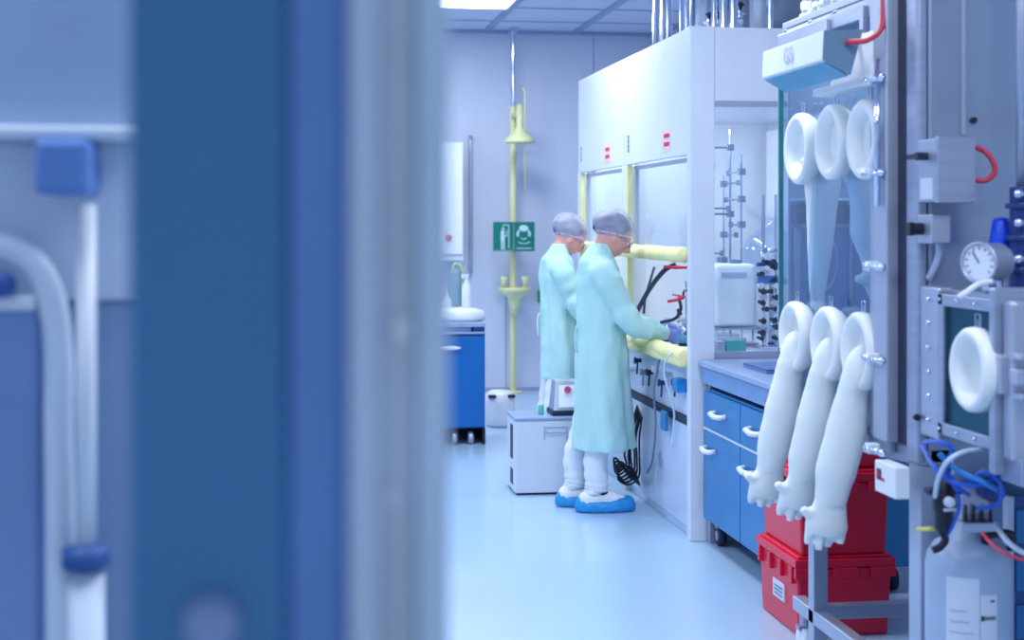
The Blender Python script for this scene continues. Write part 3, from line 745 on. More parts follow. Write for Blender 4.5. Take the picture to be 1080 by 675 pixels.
# ================================================================ GLOVE BOX
XI = 1.84
YA, YZ = 4.42, 5.50
ZB, ZU = .925, 2.285
XQ = 2.80
t = gb = thing('glove_box', 'large stainless glove box with seven white glove rings at the right', 'glove box', (XI, 4.9, 0))
a = MB()
a.box(XI, XQ, YA, YZ, ZB - .03, ZB); a.box(XI, XQ, YA, YZ, ZU, ZU + .02); a.box(XQ, XQ + .02, YA, YZ, ZB, ZU)
a.box(XI + .02, XQ, YZ - .02, YZ, ZB, ZU)
build('chamber_shell', a, M_dsteel, t, bev=.004)
a = MB(); fw = .035
a.box(XI - .02, XI, YA, YZ, ZU - .03, ZU + .02); a.box(XI - .02, XI, YA, YZ, ZB - .03, ZB + .03)
a.box(XI - .012, XI, YZ - .012, YZ, ZB, ZU)
build('window_frame', a, M_steel, t, bev=.004)
a = MB(); a.box(XI - .014, XI - .002, YA + .02, YZ - .012, ZB + .03, ZU - .03); build('front_glass', a, G_iso, t)
a = MB(); a.box(XI - .016, XI + .0, YZ - .013, YZ + .004, ZB + .02, ZU - .02); build('green_glass_edge', a, M_tealedge, t)
# flange column, dark gasket and post at the near end
ya = [PX(XI, px, 300).y for px in (928, 936, 951, 957, 972, 984)]
def vz(px, py): return PX(XI, px, py).z
zlo = .935
a = MB(); a.box(XI - .03, XI, ya[1], ya[0] + .01, zlo, 2.75); build('flange_strip', a, M_steel, t, bev=.004)
a = MB(); a.box(XI - .05, XI + .0, ya[2], ya[1] - .004, zlo, 2.75); build('flange_column', a, M_steel2, t, bev=.006)
a = MB(); a.box(XI - .012, XI + .03, ya[3] - .02, ya[2], zlo, 2.75); build('gasket', a, M_dark, t)
a = MB(); a.cyl((XI - .065, ya[2] + .03, 1.65), (XI - .065, ya[2] + .03, 2.1), .010, 12); build('lock_rod', a, M_chrome, t, smooth=True)
for py in (85, 183, 281, 378, 473):
    z = vz(945, py); yc = (ya[1] + ya[2]) / 2
    a = MB(); a.cyl((XI - .05, yc, z), (XI - .10, yc, z), .009, 10); a.tube([(XI - .08, yc + .055, z), (XI - .08, yc - .09, z)], .0065, 8); a.sphere((XI - .08, yc - .095, z), (.012, .018, .012), 10, 8)
    c_ = build('clamp', a, M_chrome, t, smooth=True)
    a = MB(); a.box(XI - .09, XI - .05, yc - .015, yc + .022, z - .016, z + .016); build('clamp_block', a, M_white, c_, bev=.006)
# tall near end housing, with post
YP = ya[3] - .02
YN2 = PX(XI, 972, 300).y
zpost0 = PX(XI, 965, 489).z
a = MB(); a.box(XI - .015, XI + .02, YN2, YP, zpost0, 2.75); build('front_post', a, M_steel, t, bev=.012, seg=3)
XE = PY(YN2, 1074, 100).x
a = MB(); a.box(XI + .02, XE, YN2 - .0, YP + .08, zpost0, 2.75); build('end_housing', a, M_dsteel, t, bev=.01)
xs = PY(YN2, 1013, 100).x; xs2 = PY(YN2, 1017, 100).x
a = MB(); a.box(xs, xs2, YN2 - .008, YN2, 1.86, 2.75); build('housing_seam', a, M_steel2, t)
for (px, py) in ((1026, 127), (985, 372), (966, 440)):
    q = PY(YN2, px, py); a = MB(); a.cyl((q.x, YN2, q.z), (q.x, YN2 - .012, q.z), .010, 10); build('bolt', a, M_dark, t)
# apron beneath the chamber
a = MB(); a.prism([(XI + .0, YZ - .3, ZB - .10), (XE, YZ - .3, ZB - .1), (XE, YN2, zpost0 - .0), (XI, YN2, zpost0)], [(XI, YZ - .3, ZB - .03), (XE, YZ - .3, ZB - .03), (XE, YN2, zpost0 + .05), (XI, YN2, zpost0 + .05)]); build('bottom_skirt', a, M_steel, t, bev=.005)
# interior
a = MB(); a.box(XI + .35, XI + .47, YA + .1, YZ - .1, ZU - .03, ZU - .002); build('chamber_fill_strip', a, mat('chamber_fill_glow', (255, 255, 255), .4, emis=(215, 232, 255), estr=1.0), t)  # glowing strip added under the chamber roof to lift the interior
il = bpy.data.lights.new('chamber_fill_light', 'AREA'); il.shape = 'RECTANGLE'; il.size = .12; il.size_y = .85; il.energy = 2.5; il.color = LIGHT_COL  # added fill light inside the chamber
io = bpy.data.objects.new('chamber_fill_light', il); C.objects.link(io); io.location = (XI + .41, (YA + YZ) / 2, ZU - .035)
YW = YZ - .022
def e_(px, py): return PY(YW, px, py)
a = MB(); a.box(XI + .03, XI + .42, YW - .06, YW, e_(870, 236).z, e_(870, 216).z); build('inner_shelf', a, M_dark, t, bev=.004)
a = MB(); a.box(XI + .02, XI + .6, YW - .10, YW, e_(870, 213).z, e_(870, 210).z); build('inner_ledge', a, M_steel, t, bev=.002)
a = MB(); a.box(e_(903, 0).x, e_(916, 0).x, YW - .066, YW - .06, e_(0, 232).z, e_(0, 220).z); build('red_display', a, M_led, t)
a = MB(); a.box(XI + .05, XI + .55, YW - .012, YW, e_(870, 330).z, e_(870, 240).z); build('inner_end_window', a, mat('inner_blue', (50, 110, 180), .25), t)
c0, c1 = e_(868, 275), e_(881, 245)
a = MB(); a.tube([(c0.x + (c1.x - c0.x) * math.cos(2 * PI * k / 28), YW - .016, c0.z + (c1.z - c0.z) * math.sin(2 * PI * k / 28)) for k in range(29)], .004, 8, cap=False); build('inner_port_outline', a, M_steel2, t, smooth=True)
for (p0_, p1_, q0_, q1_) in ((836, 842, 240, 330), (893, 896, 240, 330), (915, 930, 262, 300)):
    a = MB(); a.box(e_(p0_, 0).x, e_(p1_, 0).x, YW - .03, YW - .012, e_(0, q1_).z, e_(0, q0_).z); build('inner_fitting', a, M_dsteel, t, bev=.003)
a = MB(); a.box(XI + .25, XI + .75, YA + .2, YZ - .3, ZB, ZB + .16); build('inner_tray', a, M_steel, t, bev=.01)

# glove ports ------------------------------------------------------
def ring_mb(c, r):
    a = MB(); prof = [(r * .52, .02), (r * .55, -.015), (r * .66, -.035), (r * .78, -.052), (r * .92, -.055), (r, -.045), (r * 1.02, -.03), (r, -.012), (r * .93, .0), (r * .9, .01)]
    a.lathe(prof, c, 'x', 40, cap=False); return a
def dish_mb(c, r):
    a = MB(); prof = [(r * .75, -.04), (r * .62, -.022), (r * .45, -.005), (r * .2, .004), (.001, .006)]
    a.lathe(prof, c, 'x', 32, cap=False); return a
def hook_mb(c, r):
    a = MB(); x, y, z = c
    a.tube([(x - .02, y - .014, z + r * .95), (x - .02, y - .014, z + r + .035), (x - .02, y + .014, z + r + .035), (x - .02, y + .014, z + r * .95)], .003, 6)
    a.tube([(x - .02, y - .006, z + r * .95), (x - .02, y - .006, z + r + .022), (x - .02, y + .006, z + r + .022), (x - .02, y + .006, z + r * .95)], .002, 6)
    return a

def glove_mb(c, path, seed, hand_r=1.0, hand=True):
    """long rubber gauntlet lofted along a path, with a hand at its end"""
    rnd = random.Random(seed)
    a = MB(); pts = [Vector(c) + Vector(p[:3]) for p in path]; rs = [p[3] for p in path]
    P_ = arc(pts, 6); R_ = []
    for i in range(len(path) - 1):
        for k in range(6): R_.append(rs[i] + (rs[i + 1] - rs[i]) * k / 6)
    R_.append(rs[-1])
    R_ = [r * (1 + .012 * math.sin(i * .7 + seed) + .01 * math.sin(i * 1.7 + seed)) for i, r in enumerate(R_)]
    a.tube(P_, R_, 24, squash=.8)
    if hand:
        e = P_[-1]; d = (P_[-1] - P_[-4]).normalized()
        side = Vector((0, 1, 0)); r0 = rs[-1]
        # palm
        a.tube([e - d * .03, e + d * .02, e + d * .07, e + d * .10], [r0 * .98, r0 * 1.2, r0 * 1.45, r0 * 1.3], 16, squash=.55)
        u = Vector((1, 0, 0))
        u = (u - d * u.dot(d)).normalized(); v = d.cross(u)
        for j in range(4):
            o = e + d * .085 + u * (-.051 + .034 * j)
            L = (.045, .055, .05, .035)[j] * (1 + rnd.uniform(-.1, .2))
            bend = v * (.012 if j % 2 else -.006)
            a.tube([o - d * .03, o + d * L * .5 + bend * .4, o + d * L + bend], [.017, .016, .012], 10)
        o = e - u * r0 * .8 + d * .02
        a.tube([o + u * .03, o - u * .025 + d * .02, o - u * .05 + d * .005], [.026, .021, .013], 10)
    return a

R0 = .125
def port(px, py, glove_path, seed, r=R0, X=XI - .014, rub=None, hand=True, outside=False):
    c = PX(X - .03, px, py)
    c = Vector((X, c.y, c.z))
    p = build('glove_port', ring_mb(c, r), M_ring, gb, smooth=True)
    build('hook', hook_mb(c, r), M_chrome, p)
    build('cover_membrane', dish_mb(c, r), M_rub, p, smooth=True)
    if glove_path: build('glove', glove_mb(c, glove_path, seed, hand=hand), M_rub, p, remesh=.006)
    return c
# upper row: gloves hang inside the chamber
inside = lambda dx, dy, L: [(.02, 0, -.01, .06), (.045, 0, -.06, .075), (.05 + dx * .3, dy * .2, -.16, .062), (.045 + dx * .6, dy * .5, -.34, .046), (.04 + dx, dy, -L + .08, .028), (.04 + dx, dy, -L, .02)]
port(845, 157, inside(.0, .03, .60), 1, hand=False)
port(879, 150, [(.02, 0, -.01, .06), (.045, 0, -.06, .07), (.06, .0, -.13, .045), (.075, .0, -.20, .046), (.09, .01, -.29, .058), (.11, .02, -.36, .046), (.125, .02, -.40, .046)], 2)
port(914, 147, inside(.03, -.01, .58), 3, hand=False)
# lower row: gloves turned out and hanging down into the aisle
def outp(dx, dy, L, w=1.0):
    return [(.02, 0, -.02, .050), (-.02, 0, -.03, .052), (-.045, 0, -.085, .046 * w), (-.056, dy * .2, -.15, .053 * w), (-.070 + dx * .3, dy * .4, -.26, .063 * w), (-.09 + dx * .7, dy * .7, -.38, .062 * w), (-.10 + dx, dy, -L + .14, .047 * w)]
port(839, 355, outp(-.015, .03, .62, 1.0), 4, outside=True)
port(874, 363, outp(-.01, .04, .60), 5, outside=True)
port(908, 371, outp(-.025, .02, .625, 1.06), 6, outside=True)

# antechamber ----------------------------------------------------------
XW = XI
y_a, y_b = PX(XW, 992, 380).y, PX(XW, 1052, 380).y
yback = YN2
zt_, zb_ = 1.415, 1.0
a = MB(); rr = .10
prof = [(XW + .03, zb_), (XW + .03, zt_ - .01), (XW + .04, zt_), (XE + .25, zt_), (XE + .25, zb_)]
a.prism([(x, y_b - .02, z) for x, z in prof], [(x, yback, z) for x, z in prof]); ant = build('antechamber', a, M_dsteel, t, bev=.01)
yw0, yw1 = y_b - .03, y_a
zw0, zw1 = 1.0, 1.40
a = MB(); f = .035
a.box(XW - .01, XW + .03, yw0, yw1, zw1 - f, zw1); a.box(XW - .01, XW + .03, yw0, yw1, zw0, zw0 + f); a.box(XW - .01, XW + .03, yw1 - f, yw1, zw0, zw1); a.box(XW - .01, XW + .03, yw0, yw0 + f, zw0, zw1)
build('side_window_frame', a, M_steel, t, bev=.004)
a = MB(); a.box(XW + .0, XW + .006, yw0 + f, yw1 - f, zw0 + f, zw1 - f); build('side_window_glass', a, G_win, t)
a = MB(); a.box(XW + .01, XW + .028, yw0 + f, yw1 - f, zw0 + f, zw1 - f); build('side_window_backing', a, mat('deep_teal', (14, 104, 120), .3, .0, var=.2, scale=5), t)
a = MB(); a.box(XW - .005, XW + .04, y_a + .005, yback + .0, zw0 - .02, zt_); build('antechamber_flange', a, M_steel2, t, bev=.006)
for k in range(6):
    z = zw0 + .03 + k * .07
    a = MB(); a.sphere((XW - .008, (y_a + yback) / 2, z), .008, 10, 6); build('bolt', a, M_chrome, t, smooth=True)
for k in range(4):
    for z in (zw0 + .017, zw1 - .017):
        a = MB(); a.sphere((XW - .012, yw1 - .02 - k * (yw1 - yw0 - .05) / 3, z), .006, 8, 6); build('bolt', a, M_chrome, t, smooth=True)
port(1028, 390, None, 7, r=.112, X=XW - .004)
# antechamber door plate facing the camera
yd = PX(XI - .02, 1046, 400).y
a = MB(); a.box(XI - .03, XE + .4, yd - .03, yd, PY(yd, 1060, 499).z, PY(yd, 1060, 303).z); dp = build('door_flange', a, M_steel, t, bev=.006)
a = MB(); xd = PY(yd - .08, 1066, 400).x; a.box(xd, XE + .35, yd - .09, yd - .03, PY(yd - .08, 1060, 487).z, PY(yd - .08, 1060, 318).z); build('outer_door', a, M_steel2, dp, bev=.01)
q = PY(yd - .1, 1078, 397)
a = MB(); xq = q.x
a.box(xq - .04, xq + .0, yd - .06, yd + .0, q.z - .05, q.z + .05)
a.box(xq - .03, xq + .1, yd - .13, yd - .09, q.z - .02, q.z + .02)
for s in (-1, 1): a.box(xq - .02, xq + .03, yd - .13, yd - .05, q.z + s * .05 - .008, q.z + s * .05 + .008)
build('door_clamp', a, M_steel2, dp, bev=.004)
q = PY(yd - .05, 1072, 495)
a = MB(); a.box(q.x - .02, q.x + .3, yd - .12, yd, q.z - .035, q.z + .035); build('hinge_bracket', a, M_steel, dp, bev=.004)

# control boxes on the end housing
def P3(px, py, Y): return PY(Y, px, py)
jx0 = 1.826; y0j = PX(jx0, 990, 180).y
za, zb = PX(jx0, 990, 213).z, PX(jx0, 990, 145).z
xj1 = PY(y0j, 1028, 180).x
jb = build('junction_box', MB().box(jx0, xj1, y0j + .02, YN2, za, zb), M_steel2, gb, bev=.005)
build('junction_lid', MB().box(jx0 - .003, xj1 + .003, y0j, y0j + .02, za - .003, zb + .003), M_steel, jb, bev=.003)
a = MB(); a.cyl((jx0, y0j + .08, zb - .05), (jx0 - .035, y0j + .08, zb - .05), .012, 12); a.box(jx0 - .045, jx0 - .03, y0j + .04, y0j + .12, zb - .058, zb - .044); build('latch', a, M_dark, jb)
a = MB(); a.box(jx0 - .003, jx0, y0j + .04, YN2 - .03, za + .01, za + .07); build('printed_plate', a, M_paper, jb)
y0s = PX(jx0, 982, 243).y; zs0, zs1 = PX(jx0, 982, 257).z, PX(jx0, 982, 226).z
sb = build('switch_box', MB().box(jx0, PY(y0s, 1003, 243).x, y0s, YN2, zs0, zs1), M_steel2, gb, bev=.004)
a = MB(); a.cyl((jx0, y0s + .06, (zs0 + zs1) / 2), (jx0 - .03, y0s + .06, (zs0 + zs1) / 2), .018, 16); a.box(jx0 - .045, jx0 - .03, y0s + .045, y0s + .075, (zs0 + zs1) / 2 - .02, (zs0 + zs1) / 2 + .02); build('rotary_knob', a, M_black, sb, bev=.003)
a = MB(); Yk2 = y0s + .04; a.tube(arc([P3(991, 255, Yk2), P3(991, 268, Yk2), P3(987, 280, Yk2 + .02), P3(980, 294, Yk2 + .05)]), .012, 12); build('conduit', a, M_steel2, sb, smooth=True)

# red cable at the junction box
hose('red_cable', [P3(1028, 190, y0j + .06), P3(1040, 190, y0j + .05), P3(1049, 182, y0j + .04), P3(1047, 170, y0j + .04), P3(1039, 160, y0j + .05), P3(1029, 155, y0j + .07)], .008, M_redc, 'short red cable looping out of the junction box side', 'cable')

# pressure gauge --------------------------------------------------------
q = P(1036, 277, 4.1)
t = thing('pressure_gauge', 'round steel pressure gauge standing on the glove box antechamber', 'gauge', (q.x, q.y, zt_))
rot = Matrix.Rotation(math.radians(32), 3, 'Z')
def rp(v): return q + rot @ Vector(v)
def xlathe(prof, m_, name, par, n=32):
    a = MB(); a.lathe(prof, (0, 0, 0), 'x', n, cap=False)
    for v in a.bm.verts: v.co = rp(v.co)
    return build(name, a, m_, par, smooth=True)
r = .056
xlathe([(.001, -.012), (r * .86, -.012), (r * .86, -.014), (r * .9, -.02), (r, -.02), (r, -.012), (r * .93, -.005), (r * .93, .075), (r * .8, .085), (.001, .085)], M_steel2, 'case', t)
xlathe([(.001, -.0135), (r * .85, -.0135)], M_paper, 'dial', t)
a = MB()
for k in range(11):
    an = math.radians(-130 + 26 * k); 
    p_, q_ = (-.015, r * .62 * math.sin(an), r * .62 * math.cos(an)), (-.015, r * .78 * math.sin(an), r * .78 * math.cos(an)); a.tube([rp(p_), rp(q_)], .0012, 5)
a.tube([rp((-.016, 0, 0)), rp((-.016, .02, .03))], .0018, 5); build('dial_marks', a, M_dark, t)
a = MB(); a.cyl((q.x + .03, q.y + .02, zt_), (q.x + .03, q.y + .02, q.z - r * .85), .012, 12); a.lathe([(.02, 0), (.022, .01), (.022, .03), (.015, .035)], (q.x + .03, q.y + .02, zt_), n=6); build('stem', a, M_chrome, t)
# white lever
hose('white_lever', [P(1012, 313, 3.98), P(1020, 308, 4.0), P(1032, 300, 4.03), P(1046, 297, 4.05)], .008, M_white2, 'short white lever below the pressure gauge on the antechamber edge', 'lever')
# blue ball valve behind gauge
q = P(1056, 258, 4.32)
t = thing('blue_cone', 'bright blue conical cap behind the pressure gauge', 'cap', (q.x, q.y, q.z - .02))
a = MB(); a.lathe([(.034, -.01), (.036, .0), (.03, .03), (.026, .06), (.02, .075), (.001, .078)], q, n=20); build('cap', a, mat('vivid_blue', (10, 70, 215), .35), t, smooth=True)
a = MB(); a.cyl((q.x, q.y, zt_), (q.x, q.y, q.z - .01), .014, 12); build('stem', a, M_chrome, t)
# riser with valves at the right edge
q = P(1078, 150, 4.25); xr, yr = q.x, q.y
t = thing('valve_riser', 'vertical steel pipe with navy valves at the right picture edge', 'pipe', (xr, yr, zt_))
a = MB(); a.cyl((xr, yr, 1.68), (xr, yr, 2.75), .016, 14); build('pipe', a, M_steel2, t, smooth=True)
a = MB(); a.cyl((xr, yr, zt_), (xr, yr, 1.7), .034, 20)
for z in (1.46, 1.55, 1.64): a.cyl((xr, yr, z), (xr, yr, z + .015), .046, 20)
build('valve_body', a, M_navy, t, bev=.003)
for z in (1.5, 1.6, 1.68):
    a = MB(); a.cyl((xr, yr, z), (xr - .03, yr - .04, z), .010, 10); a.sphere((xr - .03, yr - .04, z), .014, 10, 8); build('nipple', a, M_chrome, t, smooth=True)

# frame under the glove box ------------------------------------------------
XF = XI + .02
yl = PX(XF, 855, 600).y
def leg(x, y, z1, w_=.055): 
    return MB().box(x, x + w_, y - w_ / 2, y + w_ / 2, .09, z1)
for (x, y, z1) in ((XF, yl, ZB - .03), (XI - .005, YN2 + .04, zpost0), (XQ - .1, yl, ZB - .03), (XQ - .1, YN2 + .04, .9)):
    build('leg', leg(x, y, z1, .085 if x < XI else .055), M_steel2, gb, bev=.004)
a = MB(); a.box(XF, XF + .05, YN2, yl + .2, .16, .21); build('side_rail', a, M_steel2, gb, bev=.004)
a = MB(); a.box(XF + .05, XQ - .1, yl - .025, yl + .025, .175, .225); build('cross_rail', a, M_steel2, gb, bev=.004)
for (x, y) in ((XF + .027, yl + .14), (XF + .027, YN2 + .04)):
    a = MB(); a.lathe([(.03, -.02), (.055, -.016), (.055, .016), (.03, .02)], (x, y, .056), 'x', 24); build('castor', a, M_white2, gb, smooth=True)
    a = MB(); a.cyl((x, y, .11), (x, y, .165), .02, 12); a.box(x - .028, x + .028, y - .02, y + .02, .1, .115); build('castor_stem', a, M_steel, gb)
# white controller with logo
xc0 = XI - .10; yc0 = PX(xc0, 944, 505).y; yc1 = PX(xc0, 922.5, 505).y
z0c, z1c = PX(xc0, 944, 527).z, PX(xc0, 944, 493).z
a = MB(); a.box(xc0, PY(yc0, 960, 500).x, yc0, yc1, z0c, z1c); cb = build('controller_box', a, M_white2, gb, bev=.004)
cb['label'] = 'white controller box with a dark red logo'
yy = yc1 - .035; zz = (z0c + z1c) / 2 + .008
a = MB(); a.box(xc0 - .002, xc0, yy - .016, yy + .016, zz - .016, zz + .016); build('logo_square', a, mat('logo_dark', (60, 20, 80), .5), cb)
a = MB(); a.tube([(xc0 - .003, yy + .010 * math.cos(.4 + k * .55), zz + .010 * math.sin(.4 + k * .55)) for k in range(10)], .0022, 5); a.cyl((xc0 - .003, yy - .009, zz), (xc0 - .003, yy + .009, zz), .002, 5)
for k in range(2): a.box(xc0 - .002, xc0, yy - .028 - .012 * k, yy - .022 - .012 * k, zz - .017, zz - .007)
build('logo_mark', a, M_redp, cb)

# ---------------------------------------------------------------- top rails and fittings of the glove box
zr0 = ZU + .02
a = MB(); a.box(XI + .0, XI + .02, 4.5, YZ + .0, zr0 + .02, zr0 + .045)
for y in (4.55, 4.95, 5.2, 5.47): a.box(XI, XI + .03, y - .02, y + .02, zr0, zr0 + .02)
a.box(XI, XI + .02, 4.5, YZ, zr0, zr0 + .015)
build('roof_rail', a, M_steel2, gb, bev=.003)
random.seed(9)
for i, (y, s) in enumerate(((5.58, .0), (5.3, .09), (5.08, .09), (4.9, .10), (4.75, .1), (4.62, .1))):
    x = XI + .08; z = zr0 + .002 if y < 5.5 else zr0 - .02
    if y > 5.5: y = 5.44
    t = thing('roof_fitting', ['white pipe fitting at the far end', 'second white pipe fitting', 'third white pipe fitting', 'fourth white pipe fitting', 'fifth white pipe fitting', 'white pipe fitting nearest the lamp cable'][i] + ' of the row on the glove box roof', 'fitting', (x, y, z), 'pipe fittings on the glove box roof')
    a = MB(); a.cyl((x, y, z), (x, y, z + .09), .014, 12); a.cyl((x, y - .06, z + .09), (x, y + .06, z + .09), .016, 12); a.lathe([(.028, -.01), (.03, .0), (.03, .02), (.02, .026)], (x, y, z + .115), n=8); build('body', a, M_white2, t, bev=.002)
    a = MB(); a.cyl((x, y, z + .14), (x, y, z + .16), .008, 8); a.box(x - .006, x + .006, y - .035, y + .035, z + .157, z + .167); build('handle', a, M_white2 if i % 2 else M_dark, t)
a = MB(); a.tube(arc([(XI + .14, YZ - .05, zr0 + .09), (XI + .14, 5.2, zr0 + .12), (XI + .14, 4.9, zr0 + .12), (XI + .14, 4.5, zr0 + .16)]), .014, 12)
tag(build('roof_pipe', a, M_white2, smooth=True), 'long pale pipe running along the glove box roof behind the fittings', 'pipe')
a = MB()
a.cyl((XI + .14, 5.3, zr0), (XI + .14, 5.3, zr0 + .1), .01, 8)
build('roof_pipe_post', a, M_steel2, gb)

# ---------------------------------------------------------------- lamp on the front
yl0, yl1 = 4.46, 5.07
t = thing('task_lamp', 'white trapezoid lamp with faint grey letters on the front of the glove box', 'lamp', (1.68, 4.76, 2.05))
sec = [(1.62, 2.10), (1.625, 2.19), (1.75, 2.195), (1.71, 2.055)]
a = MB(); a.prism([(x, yl0 + .006, z) for x, z in sec], [(x, yl1 - .006, z) for x, z in sec]); build('housing', a, M_white2, t, bev=.002)
a = MB(); a.prism([(x, yl0, z) for x, z in sec], [(x, yl0 + .005, z) for x, z in sec]); build('end_cap', a, mat('lamp_end_grey', (120, 150, 175), .35, .3), t)
a = MB(); a.prism([(1.63, yl0 + .01, 2.094), (1.63, yl1 - .01, 2.094), (1.705, yl1 - .01, 2.055), (1.705, yl0 + .01, 2.055)][::-1], [(1.63, yl0 + .01, 2.092), (1.63, yl1 - .01, 2.092), (1.703, yl1 - .01, 2.051), (1.703, yl0 + .01, 2.051)][::-1]); build('diffuser', a, M_lampin, t)
for y in (4.62, 4.95):
    a = MB(); a.box(1.72, XI - .001, y - .015, y + .015, 2.17, 2.185); a.box(XI - .034, XI - .021, y - .015, y + .015, 2.17, 2.29); build('bracket', a, M_steel2, t)
me = text_mesh('GS', .075)
q = 4.78
a = MB(); a.bm.from_mesh(me)
for v in a.bm.verts:
    x, y, z = v.co; v.co = Vector((1.618 - z, q - x, 2.145 + y))
build('lettering', a, mat('faint_grey_letter', (196, 202, 218), .5), t)
hose('red_lamp_cable', [(1.70, 4.458, 2.155), (1.70, 4.44, 2.153), (1.74, 4.40, 2.155), (1.78, 4.39, 2.19), (1.79, 4.40, 2.26), (1.80, 4.42, 2.4), (1.80, 4.42, 2.7)], .009, M_redc, 'red cable curving from the lamp end up over the glove box', 'cable')
# second, white, reflector behind it
ya_, yb_ = 4.42, 4.86
t = thing('white_reflector', 'white folded sheet shade right of the lamp above the upper rings', 'shade', (1.80, 4.6, 2.0))
a = MB(); a.prism([(1.785, ya_, 2.045), (1.815, ya_, 2.045), (1.815, yb_, 2.045), (1.785, yb_, 2.045)], [(1.80, ya_, 2.2), (1.817, ya_, 2.2), (1.817, yb_ - .1, 2.2), (1.80, yb_ - .1, 2.2)]); build('sheet', a, M_white2, t, bev=.004)
a = MB(); a.box(1.76, 1.817, ya_, yb_ + .07, 2.025, 2.038); a.box(1.755, 1.763, ya_, yb_ + .07, 2.025, 2.05); build('tray', a, M_white2, t, bev=.002)

# ================================================================ UNDER THE ANTECHAMBER
ct = P(1022, 600, 4.32)
t = thing('gas_bottle', 'white steel gas bottle with paper labels standing under the antechamber', 'gas bottle', (ct.x, ct.y, 0))
R = .122; zt2 = .69
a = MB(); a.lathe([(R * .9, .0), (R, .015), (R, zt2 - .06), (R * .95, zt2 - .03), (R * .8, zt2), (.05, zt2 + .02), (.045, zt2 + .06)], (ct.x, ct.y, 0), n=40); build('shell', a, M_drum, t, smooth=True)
a = MB(); a.tube(arc([(ct.x + .02, ct.y - .06, zt2 - .0), (ct.x + .02, ct.y - .075, zt2 + .035), (ct.x + .09, ct.y - .075, zt2 + .035), (ct.x + .1, ct.y - .05, zt2 - .01)], 5), .012, 10); build('grip', a, M_black, t, smooth=True)
def patch(a0, a1, z0, z1, name, m_, par, off=.0015):
    a = MB(); n = 8; rows = []
    for z in (z0, z1): rows.append([a.bm.verts.new((ct.x + (R + off) * math.sin(math.radians(a0 + (a1 - a0) * k / n)), ct.y - (R + off) * math.cos(math.radians(a0 + (a1 - a0) * k / n)), z)) for k in range(n + 1)])
    for k in range(n): a.face([rows[0][k], rows[0][k + 1], rows[1][k + 1], rows[1][k]])
    return build(name, a, m_, par, smooth=True)
lb = patch(-55, -12, .25, .615, 'large_label', M_paper, t)
lb2 = patch(-11, 12, .37, .57, 'small_label', M_paper, t)
for k in range(9): patch(-50, -20 - 4 * (k % 3), .28 + .03 * k, .284 + .03 * k, 'print_line', mat('light_print', (180, 190, 215), .6), lb, .003)
patch(-10, -6, .498, .512, 'print_mark', M_dark, lb2, .003)
for k in range(5): patch(-5 + 3 * k, -3 + 3 * k, .5, .51, 'print_mark', M_dark, lb2, .003)
patch(2, 8, .55, .555, 'print_mark', M_dark, lb2, .003)

# black regulator on the post
q = P(995, 560, 4.15)
t = thing('air_regulator', 'black air filter regulator beside the post with a small white dial', 'regulator', (q.x, q.y, q.z))
a = MB(); x, y = q.x, q.y
zr = lambda py: HH - (py - CY) / FPX * 4.15
a.lathe([(.018, zr(562)), (.026, zr(556)), (.026, zr(540)), (.03, zr(538)), (.03, zr(520)), (.024, zr(516)), (.022, zr(503)), (.012, zr(500))], (x, y, 0), n=20); build('bowl', a, M_black, t, smooth=True)
a = MB(); a.cyl((x, y - .03, zr(527)), (x, y - .045, zr(527)), .014, 20); build('dial', a, M_white2, t)
a = MB(); a.box(x - .012, x + .022, y - .034, y - .028, zr(537), zr(534)); build('white_strip', a, M_white2, t)
a = MB(); a.box(x - .05, x + .05, y - .02, y + .02, zr(521), zr(514)); build('cross_fitting', a, M_dark, t, bev=.004)
a = MB(); a.tube(arc([(x, y, zr(562)), (x + .005, y, zr(570)), (x - .01, y, zr(577)), (x - .03, y, zr(580))]), .011, 10); build('drain_elbow', a, M_black, t, smooth=True)
# manifold with five outlets
q = P(1032, 552, 4.2)
t = thing('hose_manifold', 'steel valve manifold with a row of outlets below the antechamber', 'manifold', (q.x, q.y, q.z))
x0, x1 = P(1010, 552, 4.2).x, P(1052, 552, 4.2).x
zz = lambda py: HH - (py - CY) / FPX * 4.2
a = MB(); a.box(x0, x1, q.y - .02, q.y + .03, zz(560), zz(550)); a.box(x0 + .01, x1 - .02, q.y + .005, q.y + .03, zz(550), zz(512)); build('body', a, M_steel2, t, bev=.004)
for k in range(4):
    xx = x0 + .018 + k * .024
    a = MB(); a.cyl((xx, q.y - .005, zz(550)), (xx, q.y - .005, zz(541)), .006, 8); a.cyl((xx, q.y - .005, zz(541)), (xx, q.y - .005, zz(532)), .004, 8); build('outlet', a, M_dark, t)
a = MB(); a.lathe([(.001, -.03), (.03, -.028), (.034, -.01), (.034, .02), (.001, .022)], (P(1043, 515, 4.2).x, q.y - .02, zz(515)), 'y', 20); build('solenoid', a, M_navy, t, smooth=True)
a = MB(); a.box(P(1010, 500, 4.2).x, P(1050, 500, 4.2).x, q.y + .035, q.y + .05, zz(545), zz(478)); build('mount_plate', a, M_dsteel, t)

